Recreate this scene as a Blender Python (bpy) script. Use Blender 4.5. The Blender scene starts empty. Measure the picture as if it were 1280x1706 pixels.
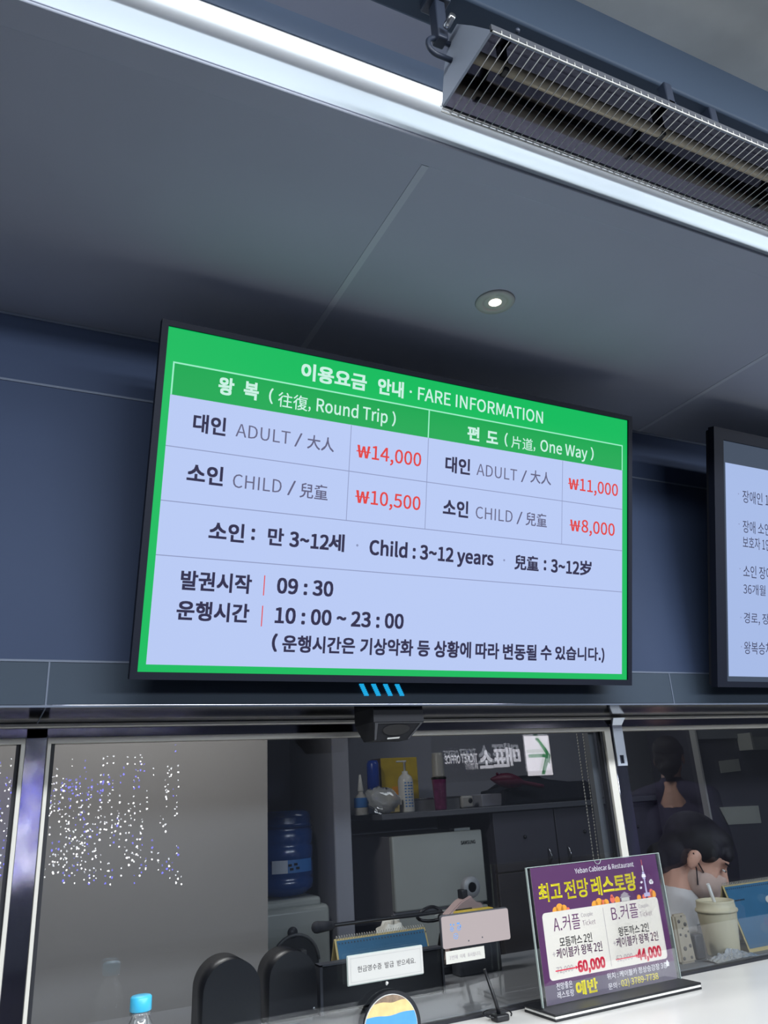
import bpy, bmesh, math, random, os
from mathutils import Matrix, Vector, Euler
random.seed(7)
PI = math.pi
R = math.radians
SC = bpy.context.scene
COL = SC.collection

# ------------------------------------------------------------------ camera
F_PX = 1295.34
CAM = Vector((0, 0, 1.5))
CR = Vector((0.90128989, -0.42969656, -0.05511268))
CU = Vector((-0.10126007, -0.33264925, 0.93759846))
CF = Vector((0.42121602, 0.83946730, 0.34332451))
cd = bpy.data.cameras.new('camera')
cd.sensor_fit = 'HORIZONTAL'
cd.sensor_width = 36.0
cd.lens = 36.0 * F_PX / 1280.0
cd.clip_start = 0.02
cam = bpy.data.objects.new('camera', cd)
COL.objects.link(cam)
cam.matrix_world = Matrix(((CR.x, CU.x, -CF.x, CAM.x), (CR.y, CU.y, -CF.y, CAM.y),
                           (CR.z, CU.z, -CF.z, CAM.z), (0, 0, 0, 1)))
SC.camera = cam


def at(px, py, Y):
    """point of the place seen at pixel (px,py) whose distance along world Y is Y"""
    d = CR * ((px - 640) / F_PX) - CU * ((py - 853) / F_PX) + CF
    return CAM + d * (Y / d.y)


# ------------------------------------------------------------------ world, exposure, large lights
wd = bpy.data.worlds.new('night')
SC.world = wd
wd.use_nodes = True
wd.node_tree.nodes['Background'].inputs[0].default_value = (0.66, 0.76, 1.0, 1)
wd.node_tree.nodes['Background'].inputs[1].default_value = 0.10
SC.view_settings.view_transform = 'Standard'
SC.view_settings.look = 'None'
SC.view_settings.exposure = 0.0
SC.view_settings.gamma = 1.0
SC.view_settings.use_curve_mapping = False
SC.cycles.transparent_max_bounces = 32
SC.cycles.max_bounces = 10
SC.cycles.glossy_bounces = 5
SC.cycles.caustics_reflective = False
SC.cycles.caustics_refractive = False


def area(name, loc, look, sx, sy, power, col):
    l = bpy.data.lights.new(name, 'AREA')
    l.shape = 'RECTANGLE'
    l.size, l.size_y, l.energy, l.color = sx, sy, power, col
    o = bpy.data.objects.new(name, l)
    COL.objects.link(o)
    o.location = loc
    o.rotation_euler = (Vector(look) - Vector(loc)).to_track_quat('-Z', 'Y').to_euler()
    return o


area('walkway_lamp_light', (2.0, -3.0, 2.25), (1.1, 1.3, 1.3), 3.2, 0.26, 92, (0.86, 0.93, 1.0))
area('canopy_lamp_light', (1.1, -0.25, 2.365), (1.1, 0.35, 0), 4.2, 0.16, 112, (0.90, 0.95, 1.0))
area('office_fill_light', (0.3, 1.95, 2.36), (0.3, 1.95, 0), 0.5, 0.2, 14, (1.0, 0.97, 0.92))  # unseen fill added to brighten the office and partition, no fitting built
area('office_rear_fill_light', (2.2, 2.35, 2.36), (2.2, 2.35, 0), 0.9, 0.25, 2.8, (0.9, 0.95, 1.0))  # second added fill, lifts the fridge and back wall


# ------------------------------------------------------------------ materials
def lin(c):
    c = c / 255.0
    return c / 12.92 if c <= 0.04045 else ((c + 0.055) / 1.055) ** 2.4


def rgb(c):
    return (lin(c[0]), lin(c[1]), lin(c[2]), 1.0)


def mat(name, col, rough=0.5, metal=0.0, var=0.0, vscale=20.0, spec=0.5, bump=0.0, aniso=None):
    m = bpy.data.materials.new(name)
    m.use_nodes = True
    nt = m.node_tree
    b = nt.nodes['Principled BSDF']
    b.inputs['Base Color'].default_value = rgb(col)
    b.inputs['Roughness'].default_value = rough
    b.inputs['Metallic'].default_value = metal
    b.inputs['Specular IOR Level'].default_value = spec
    if var or bump or aniso:
        tc = nt.nodes.new('ShaderNodeTexCoord')
        n = nt.nodes.new('ShaderNodeTexNoise')
        n.inputs['Scale'].default_value = vscale
        n.inputs['Detail'].default_value = 5
        if aniso:
            mp = nt.nodes.new('ShaderNodeMapping')
            mp.inputs['Scale'].default_value = aniso
            nt.links.new(tc.outputs['Object'], mp.inputs['Vector'])
            nt.links.new(mp.outputs['Vector'], n.inputs['Vector'])
        else:
            nt.links.new(tc.outputs['Object'], n.inputs['Vector'])
        if var:
            r = nt.nodes.new('ShaderNodeValToRGB')
            c0 = rgb(col)
            r.color_ramp.elements[0].position = 0.3
            r.color_ramp.elements[1].position = 0.7
            r.color_ramp.elements[0].color = [max(0, x * (1 - var)) for x in c0[:3]] + [1]
            r.color_ramp.elements[1].color = [min(1, x * (1 + var)) for x in c0[:3]] + [1]
            nt.links.new(n.outputs['Fac'], r.inputs['Fac'])
            nt.links.new(r.outputs['Color'], b.inputs['Base Color'])
        if bump:
            bp = nt.nodes.new('ShaderNodeBump')
            bp.inputs['Strength'].default_value = bump
            bp.inputs['Distance'].default_value = 0.002
            nt.links.new(n.outputs['Fac'], bp.inputs['Height'])
            nt.links.new(bp.outputs['Normal'], b.inputs['Normal'])
    return m


def emit(name, col, strength=1.0, sample=True):
    m = bpy.data.materials.new(name)
    m.use_nodes = True
    nt = m.node_tree
    b = nt.nodes['Principled BSDF']
    b.inputs['Base Color'].default_value = (0.01, 0.01, 0.012, 1)
    b.inputs['Roughness'].default_value = 0.5
    b.inputs['Specular IOR Level'].default_value = 0.05
    b.inputs['Emission Color'].default_value = rgb(col)
    b.inputs['Emission Strength'].default_value = strength
    if not sample:
        m.cycles.emission_sampling = 'NONE'
    return m


def glassy(name, tint=(0.93, 0.95, 0.95), refl=1.9, veil=0.0, ior=1.5):
    """a pane seen as real glass: clear, with a mirror reflection that grows at grazing angles"""
    m = bpy.data.materials.new(name)
    m.use_nodes = True
    nt = m.node_tree
    nt.nodes.clear()
    out = nt.nodes.new('ShaderNodeOutputMaterial')
    tr = nt.nodes.new('ShaderNodeBsdfTransparent')
    tr.inputs[0].default_value = (*tint, 1)
    gl = nt.nodes.new('ShaderNodeBsdfGlossy')
    gl.inputs['Roughness'].default_value = 0.0
    gl.inputs['Color'].default_value = (1, 1, 1, 1)
    mix = nt.nodes.new('ShaderNodeMixShader')
    fr = nt.nodes.new('ShaderNodeFresnel')
    fr.inputs[0].default_value = ior
    mu = nt.nodes.new('ShaderNodeMath')
    mu.operation = 'MULTIPLY'
    mu.use_clamp = True
    mu.inputs[1].default_value = refl
    nt.links.new(fr.outputs[0], mu.inputs[0])
    nt.links.new(mu.outputs[0], mix.inputs[0])
    src = tr
    if veil:
        df = nt.nodes.new('ShaderNodeBsdfDiffuse')
        df.inputs[0].default_value = (0.9, 0.93, 0.95, 1)
        m2 = nt.nodes.new('ShaderNodeMixShader')
        m2.inputs[0].default_value = veil
        nt.links.new(tr.outputs[0], m2.inputs[1])
        nt.links.new(df.outputs[0], m2.inputs[2])
        src = m2
    nt.links.new(src.outputs[0], mix.inputs[1])
    nt.links.new(gl.outputs[0], mix.inputs[2])
    nt.links.new(mix.outputs[0], out.inputs[0])
    return m


M = {}
M['ceil'] = mat('ceiling_paint', (170, 175, 188), 0.7, var=0.05, vscale=3)
M['seam'] = mat('seam_tape', (188, 194, 202), 0.7)
M['canopy_blue'] = mat('canopy_blue_paint', (132, 146, 170), 0.6, var=0.06, vscale=2)
M['beam'] = mat('beam_blue_paint', (56, 68, 84), 0.6, var=0.06, vscale=2, spec=0.2)
M['canopy_grey'] = mat('canopy_plaster', (206, 208, 204), 0.8, var=0.2, vscale=4, bump=0.2)
M['canopy_mid'] = mat('canopy_mauve_paint', (156, 156, 172), 0.7, var=0.05, vscale=3)
M['fascia'] = mat('white_fascia', (202, 213, 220), 0.45, var=0.02, vscale=5)
M['wall'] = mat('dark_wall_panel', (48, 59, 82), 0.62, var=0.05, vscale=3, spec=0.15)
M['wall_low'] = mat('dark_wall_band', (52, 62, 74), 0.62, var=0.06, vscale=3, spec=0.15)
M['wall_seam'] = mat('wall_joint', (78, 88, 106), 0.6)
M['steel'] = mat('brushed_steel', (112, 112, 122), 0.10, 1.0, var=0.08, vscale=1.0, aniso=(2, 60, 60))
M['post'] = mat('steel_post', (160, 160, 172), 0.07, 1.0, var=0.08, vscale=1.0, aniso=(40, 40, 2))
M['frame'] = mat('off_white_frame', (204, 201, 192), 0.4)
M['sash'] = mat('grey_sash', (96, 98, 102), 0.4, 0.3)
M['rubber'] = mat('black_gasket', (14, 16, 26), 0.6)
M['black'] = mat('black_plastic', (12, 14, 20), 0.4)
M['blackm'] = mat('black_matt', (16, 18, 26), 0.8)
M['bezel'] = mat('black_bezel', (18, 22, 34), 0.6, spec=0.15)
M['white'] = mat('white_plastic', (222, 222, 218), 0.35)
M['counter'] = mat('white_counter', (232, 230, 226), 0.25, var=0.01, vscale=6)
M['floor'] = mat('paving', (88, 90, 96), 0.7, var=0.12, vscale=3)
M['night'] = mat('dark_facade', (26, 28, 36), 0.8, var=0.2, vscale=2)
M['owall'] = mat('office_wall', (166, 168, 180), 0.8, var=0.04, vscale=2)
M['panel'] = mat('pale_partition', (150, 147, 145), 0.7, var=0.02, vscale=4)
M['cab'] = mat('dark_cabinet', (66, 64, 74), 0.45, var=0.1, vscale=4)
M['cabtop'] = mat('cabinet_top', (92, 94, 102), 0.4)
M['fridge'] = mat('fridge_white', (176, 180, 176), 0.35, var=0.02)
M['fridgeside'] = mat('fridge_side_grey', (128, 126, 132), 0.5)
M['grey'] = mat('grey_plastic', (120, 122, 126), 0.4)
M['dgrey'] = mat('dark_grey_plastic', (64, 66, 72), 0.4)
M['silver'] = mat('silver', (190, 192, 196), 0.25, 1.0)
M['chrome'] = mat('polished_reflector', (150, 150, 162), 0.10, 1.0)
M['wire'] = mat('grille_wire', (188, 188, 184), 0.4, 0.3)
M['tube'] = mat('quartz_tube', (214, 202, 178), 0.3)
M['heater'] = mat('heater_grey', (150, 158, 172), 0.45, 0.3)
M['bracket'] = mat('bracket_blue_grey', (36, 44, 60), 0.5)
M['led'] = emit('led_tube', (246, 250, 255), 2.9)
M['bulb'] = emit('halogen', (255, 246, 220), 5.0)
M['teal'] = mat('teal_card', (36, 96, 132), 0.6, var=0.04)
M['tan'] = mat('tan_card', (196, 176, 120), 0.7)
M['yellow'] = mat('yellow_card', (206, 176, 40), 0.6, var=0.1, vscale=30)
M['brown'] = mat('brown_card', (86, 66, 60), 0.7)
M['blue'] = mat('blue_plastic', (30, 70, 170), 0.3)
M['jug'] = mat('blue_jug', (36, 70, 130), 0.2, spec=0.7)
M['label_blue'] = mat('blue_label', (60, 120, 190), 0.5)
M['label_white'] = mat('white_label', (200, 206, 220), 0.5)
M['purple_t'] = mat('purple_tumbler', (122, 50, 96), 0.3, var=0.3, vscale=60)
M['pale'] = mat('pale_lid', (182, 180, 176), 0.4)
M['maroon'] = mat('maroon_plastic', (96, 34, 60), 0.5)
M['navy'] = mat('navy_cloth', (20, 26, 40), 0.8)
M['paper'] = mat('paper', (198, 196, 188), 0.8)
M['paper2'] = mat('note_paper', (160, 160, 152), 0.8)
M['bag'] = glassy('clear_bag', (0.9, 0.9, 0.9), 2.0, veil=0.45)
M['cap'] = mat('sky_blue_cap', (70, 190, 232), 0.35)
M['pet'] = glassy('clear_pet', (0.97, 0.98, 0.99), 1.3, veil=0.16)
M['water'] = glassy('water', (0.95, 0.97, 0.98), 0.4, veil=0.03, ior=1.33)
M['acrylic'] = glassy('acrylic', (0.985, 0.99, 0.99), 0.3)
M['acredge'] = mat('acrylic_edge', (176, 190, 186), 0.2)
M['plum'] = mat('plum_print', (80, 30, 84), 0.5)
M['plumgrey'] = mat('grey_plum_print', (94, 86, 104), 0.4)
M['cream'] = mat('cream_print', (222, 215, 205), 0.5)
M['notice'] = mat('notice_print', (192, 191, 187), 0.6)
M['p_yellow'] = mat('yellow_print', (252, 236, 30), 0.5)
M['p_white'] = mat('white_print', (240, 236, 240), 0.5)
M['p_purple'] = mat('purple_print', (96, 34, 92), 0.5)
M['p_black'] = mat('black_print', (34, 26, 34), 0.5)
M['p_grey'] = mat('grey_print', (160, 150, 156), 0.5)
M['p_red'] = mat('red_print', (226, 26, 66), 0.5)
M['p_orange'] = mat('orange_print', (240, 160, 50), 0.5)
M['p_coral'] = mat('coral_print', (236, 110, 84), 0.5)
M['p_lilac'] = mat('lilac_print', (186, 180, 214), 0.5)
M['p_lgrey'] = mat('line_print', (170, 170, 168), 0.5)
M['p_blue'] = mat('blue_print', (84, 140, 206), 0.5)
M['sea'] = mat('sea_print', (76, 150, 216), 0.45, var=0.06, vscale=30)
M['sea2'] = mat('deep_sea_print', (56, 120, 196), 0.45, var=0.06, vscale=30)
M['sand'] = mat('sand_print', (222, 190, 130), 0.6, var=0.12, vscale=60)
M['stone'] = mat('stone_print', (130, 110, 92), 0.6, var=0.4, vscale=90)
M['cup'] = mat('paper_cup', (216, 206, 176), 0.5)
M['skin'] = mat('skin', (206, 158, 136), 0.5, var=0.05, vscale=30)
M['hair'] = mat('black_hair', (12, 11, 15), 0.75, var=0.3, vscale=80)
M['mask'] = mat('mask_cloth', (196, 170, 158), 0.8)
M['shirt'] = mat('light_shirt', (196, 192, 190), 0.85, bump=0.4, vscale=40)
M['jacket'] = mat('dark_jacket', (58, 54, 80), 0.85)
M['pack'] = mat('mauve_cloth', (104, 96, 126), 0.85)
M['dots'] = mat('beige_cloth', (178, 166, 146), 0.8)
M['dot'] = mat('grey_dot', (110, 104, 100), 0.8)
M['glass'] = glassy('window_glass', (0.93, 0.94, 0.95), 1.75)
M['glass2'] = glassy('window_glass_second', (0.93, 0.94, 0.95), 1.0)
M['clearglass'] = glassy('window_glass_inner', (0.97, 0.98, 0.99), 0.0)
# screens
M['s_white'] = emit('screen_white', (183, 200, 242), 1.0)
M['s_white2'] = emit('screen_white_side', (164, 184, 228), 1.0)
M['s_grey'] = emit('screen_grey', (62, 74, 92), 1.0)
M['s_green'] = emit('screen_green', (0, 186, 90), 1.0)
M['s_green2'] = emit('screen_header_green', (0, 166, 76), 1.0)
M['s_text'] = emit('screen_text_dark', (48, 46, 76), 1.0, False)
M['s_textg'] = emit('screen_text_grey', (98, 98, 128), 1.0, False)
M['s_red'] = emit('screen_text_red', (224, 68, 66), 1.0, False)
M['s_line'] = emit('screen_line', (138, 148, 186), 1.0, False)
M['s_wtext'] = emit('screen_text_white', (200, 240, 226), 1.0, False)
M['s_wline'] = emit('screen_line_white', (150, 236, 196), 1.0, False)
M['cyan'] = emit('cyan_reflection_glow', (30, 168, 226), 1.0, False)  # emission stands in for cyan light reflected on the wall band
M['e_white'] = emit('lightbox_white', (250, 246, 255), 6.5, False)
M['e_text'] = emit('lightbox_text', (244, 244, 255), 4.5, False)
M['e_lgreen'] = emit('lightbox_light_green', (120, 196, 140), 4.0, False)
M['e_green'] = emit('lightbox_green', (10, 140, 60), 4.0, False)
M['fairy'] = emit('fairy_white', (250, 250, 255), 26.0, False)
M['fairyb'] = emit('fairy_blue', (90, 90, 255), 16.0, False)
M['bluewall'] = emit('blue_media_glow', (74, 70, 196), 0.75, False)
M['pinkscreen'] = emit('pale_pink_screen', (208, 196, 198), 0.8, False)


# ------------------------------------------------------------------ mesh builder
def wmat(o):
    m = Matrix.LocRotScale(o.location, o.rotation_euler, o.scale)
    return wmat(o.parent) @ m if o.parent else m


class MB:
    def __init__(s):
        s.bm = bmesh.new()

    def _m(s, fs, mi, sm=False):
        for f in fs:
            f.material_index = mi
            f.smooth = sm

    def box(s, x0, x1, y0, y1, z0, z1, mi=0, bev=0.0, seg=2):
        r = bmesh.ops.create_cube(s.bm, size=1.0)
        for v in r['verts']:
            v.co = Vector(((x0 + x1) / 2 + v.co.x * (x1 - x0), (y0 + y1) / 2 + v.co.y * (y1 - y0),
                           (z0 + z1) / 2 + v.co.z * (z1 - z0)))
        fs = set(f for v in r['verts'] for f in v.link_faces)
        s._m(fs, mi)
        if bev:
            es = set(e for v in r['verts'] for e in v.link_edges)
            q = bmesh.ops.bevel(s.bm, geom=list(es), offset=bev, segments=seg, affect='EDGES', profile=0.5)
            s._m(q['faces'], mi, True)
        return s

    def hexa(s, P, mi=0):
        """8 corners: bottom 4 (ccw) then top 4"""
        v = [s.bm.verts.new(p) for p in P]
        for q in ((3, 2, 1, 0), (4, 5, 6, 7), (0, 1, 5, 4), (1, 2, 6, 5), (2, 3, 7, 6), (3, 0, 4, 7)):
            s.bm.faces.new([v[i] for i in q]).material_index = mi
        return s

    def poly(s, P, mi=0):
        s.bm.faces.new([s.bm.verts.new(p) for p in P]).material_index = mi
        return s

    def prism(s, pts, axis, a, b, mi=0, sm=False):
        """2-D outline extruded along axis 'x','y' or 'z' from a to b"""
        def P(u, v, w):
            return {'x': (w, u, v), 'y': (u, w, v), 'z': (u, v, w)}[axis]
        A = [s.bm.verts.new(P(u, v, a)) for u, v in pts]
        B = [s.bm.verts.new(P(u, v, b)) for u, v in pts]
        n = len(pts)
        fs = [s.bm.faces.new(A[::-1]), s.bm.faces.new(B)]
        sd = [s.bm.faces.new((A[i], A[(i + 1) % n], B[(i + 1) % n], B[i])) for i in range(n)]
        s._m(fs, mi)
        s._m(sd, mi, sm)
        return s

    def lathe(s, prof, c=(0, 0, 0), n=24, mi=0, axis='z', close=False, sm=True):
        rings = []
        for r, h in prof:
            ring = []
            for i in range(n):
                a = 2 * PI * i / n
                if axis == 'z':
                    p = (c[0] + r * math.cos(a), c[1] + r * math.sin(a), c[2] + h)
                elif axis == 'y':
                    p = (c[0] + r * math.cos(a), c[1] + h, c[2] + r * math.sin(a))
                else:
                    p = (c[0] + h, c[1] + r * math.cos(a), c[2] + r * math.sin(a))
                ring.append(s.bm.verts.new(p))
            rings.append(ring)
        for k in range(len(rings) - 1):
            for i in range(n):
                f = s.bm.faces.new((rings[k][i], rings[k][(i + 1) % n], rings[k + 1][(i + 1) % n], rings[k + 1][i]))
                f.material_index = mi
                f.smooth = sm
        for ring, rv in ((rings[0], True), (rings[-1], False)):
            if prof[0 if rv else -1][0] > 1e-5:
                f = s.bm.faces.new(ring[::-1] if rv else ring)
                f.material_index = mi
        return s

    def tube(s, path, r, n=8, mi=0, caps=True):
        path = [Vector(p) for p in path]
        rings = []
        up = None
        for i, p in enumerate(path):
            t = (path[min(i + 1, len(path) - 1)] - path[max(i - 1, 0)]).normalized()
            if up is None:
                up = Vector((0, 0, 1)) if abs(t.z) < 0.9 else Vector((0, 1, 0))
            a = t.cross(up).normalized()
            b = a.cross(t).normalized()
            up = b
            rr = r[i] if isinstance(r, (list, tuple)) else r
            rings.append([s.bm.verts.new(p + a * rr * math.cos(2 * PI * k / n) + b * rr * math.sin(2 * PI * k / n)) for k in range(n)])
        for k in range(len(rings) - 1):
            for i in range(n):
                f = s.bm.faces.new((rings[k][i], rings[k][(i + 1) % n], rings[k + 1][(i + 1) % n], rings[k + 1][i]))
                f.material_index = mi
                f.smooth = True
        if caps:
            s.bm.faces.new(rings[0][::-1]).material_index = mi
            s.bm.faces.new(rings[-1]).material_index = mi
        return s

    def ball(s, c, r, mi=0, n=12, m=None):
        q = bmesh.ops.create_uvsphere(s.bm, u_segments=n, v_segments=max(6, n // 2), radius=1.0)
        rx, ry, rz = r if isinstance(r, (list, tuple)) else (r, r, r)
        for v in q['verts']:
            p = Vector((v.co.x * rx, v.co.y * ry, v.co.z * rz))
            if m is not None:
                p = m @ p
            v.co = Vector(c) + p
        s._m(set(f for v in q['verts'] for f in v.link_faces), mi, True)
        return s

    def cap(s, a, b, r1, r2=None, n=12):
        """capsule of two radii"""
        r2 = r1 if r2 is None else r2
        a, b = Vector(a), Vector(b)
        s.tube([a, b], [r1, r2], n=n)
        s.ball(a, r1, n=n)
        s.ball(b, r2, n=n)
        return s

    def xf(s, m):
        s.bm.transform(m)
        return s

    def mesh(s, name, mats):
        me = bpy.data.meshes.new(name)
        bmesh.ops.recalc_face_normals(s.bm, faces=[f for f in s.bm.faces if len(f.verts) > 2]) if False else None
        s.bm.to_mesh(me)
        s.bm.free()
        for m in mats:
            me.materials.append(M[m] if isinstance(m, str) else m)
        return me

    def build(s, name, mats, parent=None, world=False, fixn=True):
        if world and parent is not None:
            s.bm.transform(wmat(parent).inverted())
        if fixn:
            bmesh.ops.recalc_face_normals(s.bm, faces=list(s.bm.faces))
        if not isinstance(mats, (list, tuple)):
            mats = [mats]
        o = bpy.data.objects.new(name, s.mesh(name, mats))
        COL.objects.link(o)
        if parent is not None:
            o.parent = parent
        return o


def thing(name, label, cat, loc=(0, 0, 0), rot=(0, 0, 0), group=None):
    o = bpy.data.objects.new(name, None)
    o.empty_display_size = 0.05
    COL.objects.link(o)
    o.location = loc
    o.rotation_euler = rot
    return tag(o, label, cat, group)


def tag(o, label, cat, group=None):
    o['label'] = label
    o['category'] = cat
    if group:
        o['group'] = group
    return o


def struct(o, label=None, cat=None):
    o['kind'] = 'structure'
    if label:
        o['label'] = label
        o['category'] = cat
    return o


# ------------------------------------------------------------------ lettering
_tc = {}
try:
    FONT = bpy.data.fonts.load(os.path.join(bpy.utils.resource_path('LOCAL'), 'datafiles', 'fonts', 'Noto Sans CJK Regular.woff2'))
except Exception:
    FONT = None


def glyphs(s, bold=0.0, wordgap=1.0):
    k = (s, bold, wordgap)
    if k not in _tc:
        cu = bpy.data.curves.new('lettering', 'FONT')
        cu.body = s
        cu.size = 1.0
        if FONT:
            cu.font = FONT
        cu.offset = bold
        cu.resolution_u = 3
        cu.space_word = wordgap
        ob = bpy.data.objects.new('lettering', cu)
        COL.objects.link(ob)
        dg = bpy.context.evaluated_depsgraph_get()
        me = ob.evaluated_get(dg).to_mesh()
        vs = [(v.co.x, v.co.y) for v in me.vertices]
        fs = [tuple(p.vertices) for p in me.polygons]
        ob.evaluated_get(dg).to_mesh_clear()
        bpy.data.objects.remove(ob)
        bpy.data.curves.remove(cu)
        _tc[k] = (vs, fs)
    return _tc[k]


CAPH = None


def write(mb, s, u0, u1, v, h, mi, fn, kind='K', bold=0.0, wordgap=1.0):
    """lettering between u0 and u1 standing on v (v runs down), fn(u,v) -> point"""
    global CAPH
    if CAPH is None:
        CAPH = max(y for x, y in glyphs('H')[0])
    vs, fs = glyphs(s, min(bold, 0.0), wordgap)
    if not vs:
        return
    x0 = min(x for x, y in vs)
    x1 = max(x for x, y in vs)
    if kind == 'L':
        b, t = 0.0, CAPH
    else:
        b = min(y for x, y in vs)
        t = max(y for x, y in vs)
    sx = (u1 - u0) / (x1 - x0)
    sy = h / (t - b)
    # heavier strokes: the same outline laid down again a hair to each side
    w = max(bold, 0.0)
    sh = [(-w, -w), (w, w), (-w, w), (w, -w)] if w else [(0, 0)]
    for ox, oy in sh:
        V = [mb.bm.verts.new(fn(u0 + (x + ox - x0) * sx, v - (y + oy - b) * sy)) for x, y in vs]
        for f in fs:
            try:
                mb.bm.faces.new([V[i] for i in f]).material_index = mi
            except ValueError:
                pass


# =================================================================== SETTING
YW, YG = 1.275, 1.511      # upper wall face, window plane
ZS, ZC = 1.653, 2.311      # underside of the upper wall, ceiling
CT = 1.090                 # counter height
XL, XR = -2.6, 5.4

struct(MB().box(-7, 10, -7, 3.4, -0.05, 0).build('floor', 'floor'))

# ceiling soffit over the counter with taped joints
b = MB()
b.box(XL, XR, 0.671, YW, ZC, ZC + 0.0012, 0)
b.box(XL, XR, 0.7245, YW, ZC + 0.001, ZC + 0.02, 0)
c = struct(b.build('ceiling', 'ceil'))
for i, x in enumerate((-0.447, 0.4535, 1.354, 2.254, 3.154)):
    MB().box(x - 0.0055, x + 0.0055, 0.715, YW, ZC - 0.0009, ZC + 0.0005, 0).build('joint_tape', 'seam', c)
MB().box(XL, XR, 0.671, 0.712, ZC - 0.004, ZC + 0.0, 0, 0.002).build('edge_bead', 'ceil', c)
# white fascia rising from the ceiling edge, blue-grey canopy above it
b = MB()
b.prism([(0.6712, ZC + 0.0012), (0.7215, 2.4475), (0.7245, 2.4475), (0.7245, ZC + 0.0012)], 'x', XL, XR)
struct(b.build('trim_1', 'fascia'))
b = MB()
b.box(XL, XR, 0.655, 0.7245, 2.4475, 2.47, 0)
struct(b.build('trim_2', 'canopy_blue'))
struct(MB().box(XL, XR, 0.585, 0.6635, 2.436, 2.47).build('trim_3', 'canopy_mid'))
struct(MB().box(XL, XR, 0.530, 0.580, 2.385, 2.60, 0, 0.004).build('trim_4', 'beam'))
struct(MB().box(XL, XR, -2.6, 0.530, 2.475, 2.52).build('ceiling_canopy', 'canopy_grey'))

# upper wall: a box that stands out over the windows
b = MB()
b.box(XL, XR, YW, YG + 0.02, 1.721, 2.18, 0)
b.box(XL, XR, YW, YG + 0.02, 2.183, 2.42, 0)
b.box(XL, XR, YW, YG + 0.02, ZS + 0.002, 1.7185, 1)
b.box(XL, XR, YW + 0.004, YG + 0.02, 1.7, 2.3, 2)
w = struct(b.build('wall_front', ['wall', 'wall_low', 'wall_seam']))
b = MB()
b.box(XL, XR, YW - 0.0012, YW + 0.002, ZC - 0.006, ZC - 0.0005)
b.build('top_bead', 'wall_seam', w)
b = MB()
b.box(XL, XR, YW - 0.0016, YW + 0.002, 2.1795, 2.1835)
b.build('joint_line', 'wall_seam', w)
b = MB()
b.box(XL, XR, YW - 0.0014, YW + 0.002, 1.718, 1.7212)
b.build('joint_line', 'wall_seam', w)
for x in (0.062, 1.311, 2.56):
    MB().box(x - 0.0012, x + 0.0012, YW - 0.001, YW + 0.001, ZS, 1.719).build('joint_line', 'wall_seam', w)
b = MB()
b.box(XL, XR, YW + 0.0008, YG - 0.008, ZS - 0.002, ZS + 0.0018)
st = struct(b.build('trim_5', 'steel'), 'brushed steel underside of the dark upper wall', 'trim')
MB().box(0.0614, 0.0632, YW, YG - 0.009, ZS - 0.0026, ZS).build('joint_line', 'wall_seam', st)
MB().box(XL, XR, YW - 0.002, YW + 0.001, ZS - 0.002, ZS + 0.001).build('front_edge', 'wall_seam', st)
struct(MB().box(XL, XR, YG - 0.018, YG, 1.6435, ZS - 0.002, 0, 0.002).build('trim_6', 'frame'))
struct(MB().box(XL, XR, YG - 0.006, YG + 0.012, 1.627, 1.6437).build('trim_7', 'steel'))
# steel posts between the windows
struct(MB().box(0.047, 0.0815, YG - 0.006, YG + 0.03, CT, 1.6435, 0, 0.001).build('trim_8', 'post'))
struct(MB().box(1.324, 1.359, YG - 0.010, YG + 0.03, CT, 1.634, 0, 0.001).build('trim_9', 'post'))
# low wall below the windows
struct(MB().box(XL, XR, YG - 0.02, YG + 0.04, 0, CT - 0.045).build('wall_lower', 'white'))

# windows
T0, T1 = 1.617, 1.627
ZB = CT


def window(n, x0, x1, lf, rf, panes, label):
    w = struct(thing('window_%d' % n, label, 'window', ((x0 + x1) / 2, YG, ZB)))
    f = MB()
    f.box(x0, x1, YG - 0.012, YG + 0.016, T0, T1, 0, 0.001)
    if lf:
        f.box(x0, x0 + 0.0062, YG - 0.012, YG + 0.016, ZB, T0 + 0.001, 0, 0.001)
    if rf:
        f.box(x1 - rf, x1, YG - 0.012, YG + 0.016, ZB, T0 + 0.001, 0, 0.001)
    f.build('window_frame', 'frame', w, True)
    g = MB()
    g.box(x0, x1, YG - 0.006, YG + 0.012, ZB - 0.001, ZB + 0.005)
    if lf:
        g.box(x0 + 0.0062, x0 + 0.0128, YG - 0.004, YG + 0.012, ZB, T0)
    if rf:
        g.box(x1 - rf - 0.0065, x1 - rf, YG - 0.004, YG + 0.012, ZB, T0)
    g.build('gasket', 'rubber', w, True)
    a, bb = x0 + (0.007 if lf else 0), x1 - rf - (0.001 if rf else 0)
    for k in range(panes):
        y = YG + 0.012 * k
        p = MB()
        p.box(a, bb, y, y + 0.004, ZB + 0.004, T0 - 0.001, 0)
        for fc in p.bm.faces:
            fc.material_index = 0 if fc.calc_center_median().y < y + 0.001 else 1
        if k:
            p.xf(Matrix.Translation((0, y, 1.35)) @ Matrix.Rotation(R(0.26), 4, 'X') @ Matrix.Translation((0, -y, -1.35)))
        p.build('glass_pane', ['glass2' if k else 'glass', 'clearglass'], w, True, False)
    return w


window(1, -1.2, 0.047, False, 0.0068, 2, 'narrow slice of the left ticket window')
w2 = window(2, 0.0815, 1.3215, True, 0.019, 2, 'middle ticket window in an off-white frame')
s = MB()
s.box(1.277, 1.2945, YG + 0.018, YG + 0.034, ZB + 0.002, T0)
s.build('sliding_sash', 'sash', w2, True)
window(3, 1.359, 4.2, False, 0, 2, 'right ticket window past the steel post')

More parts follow.
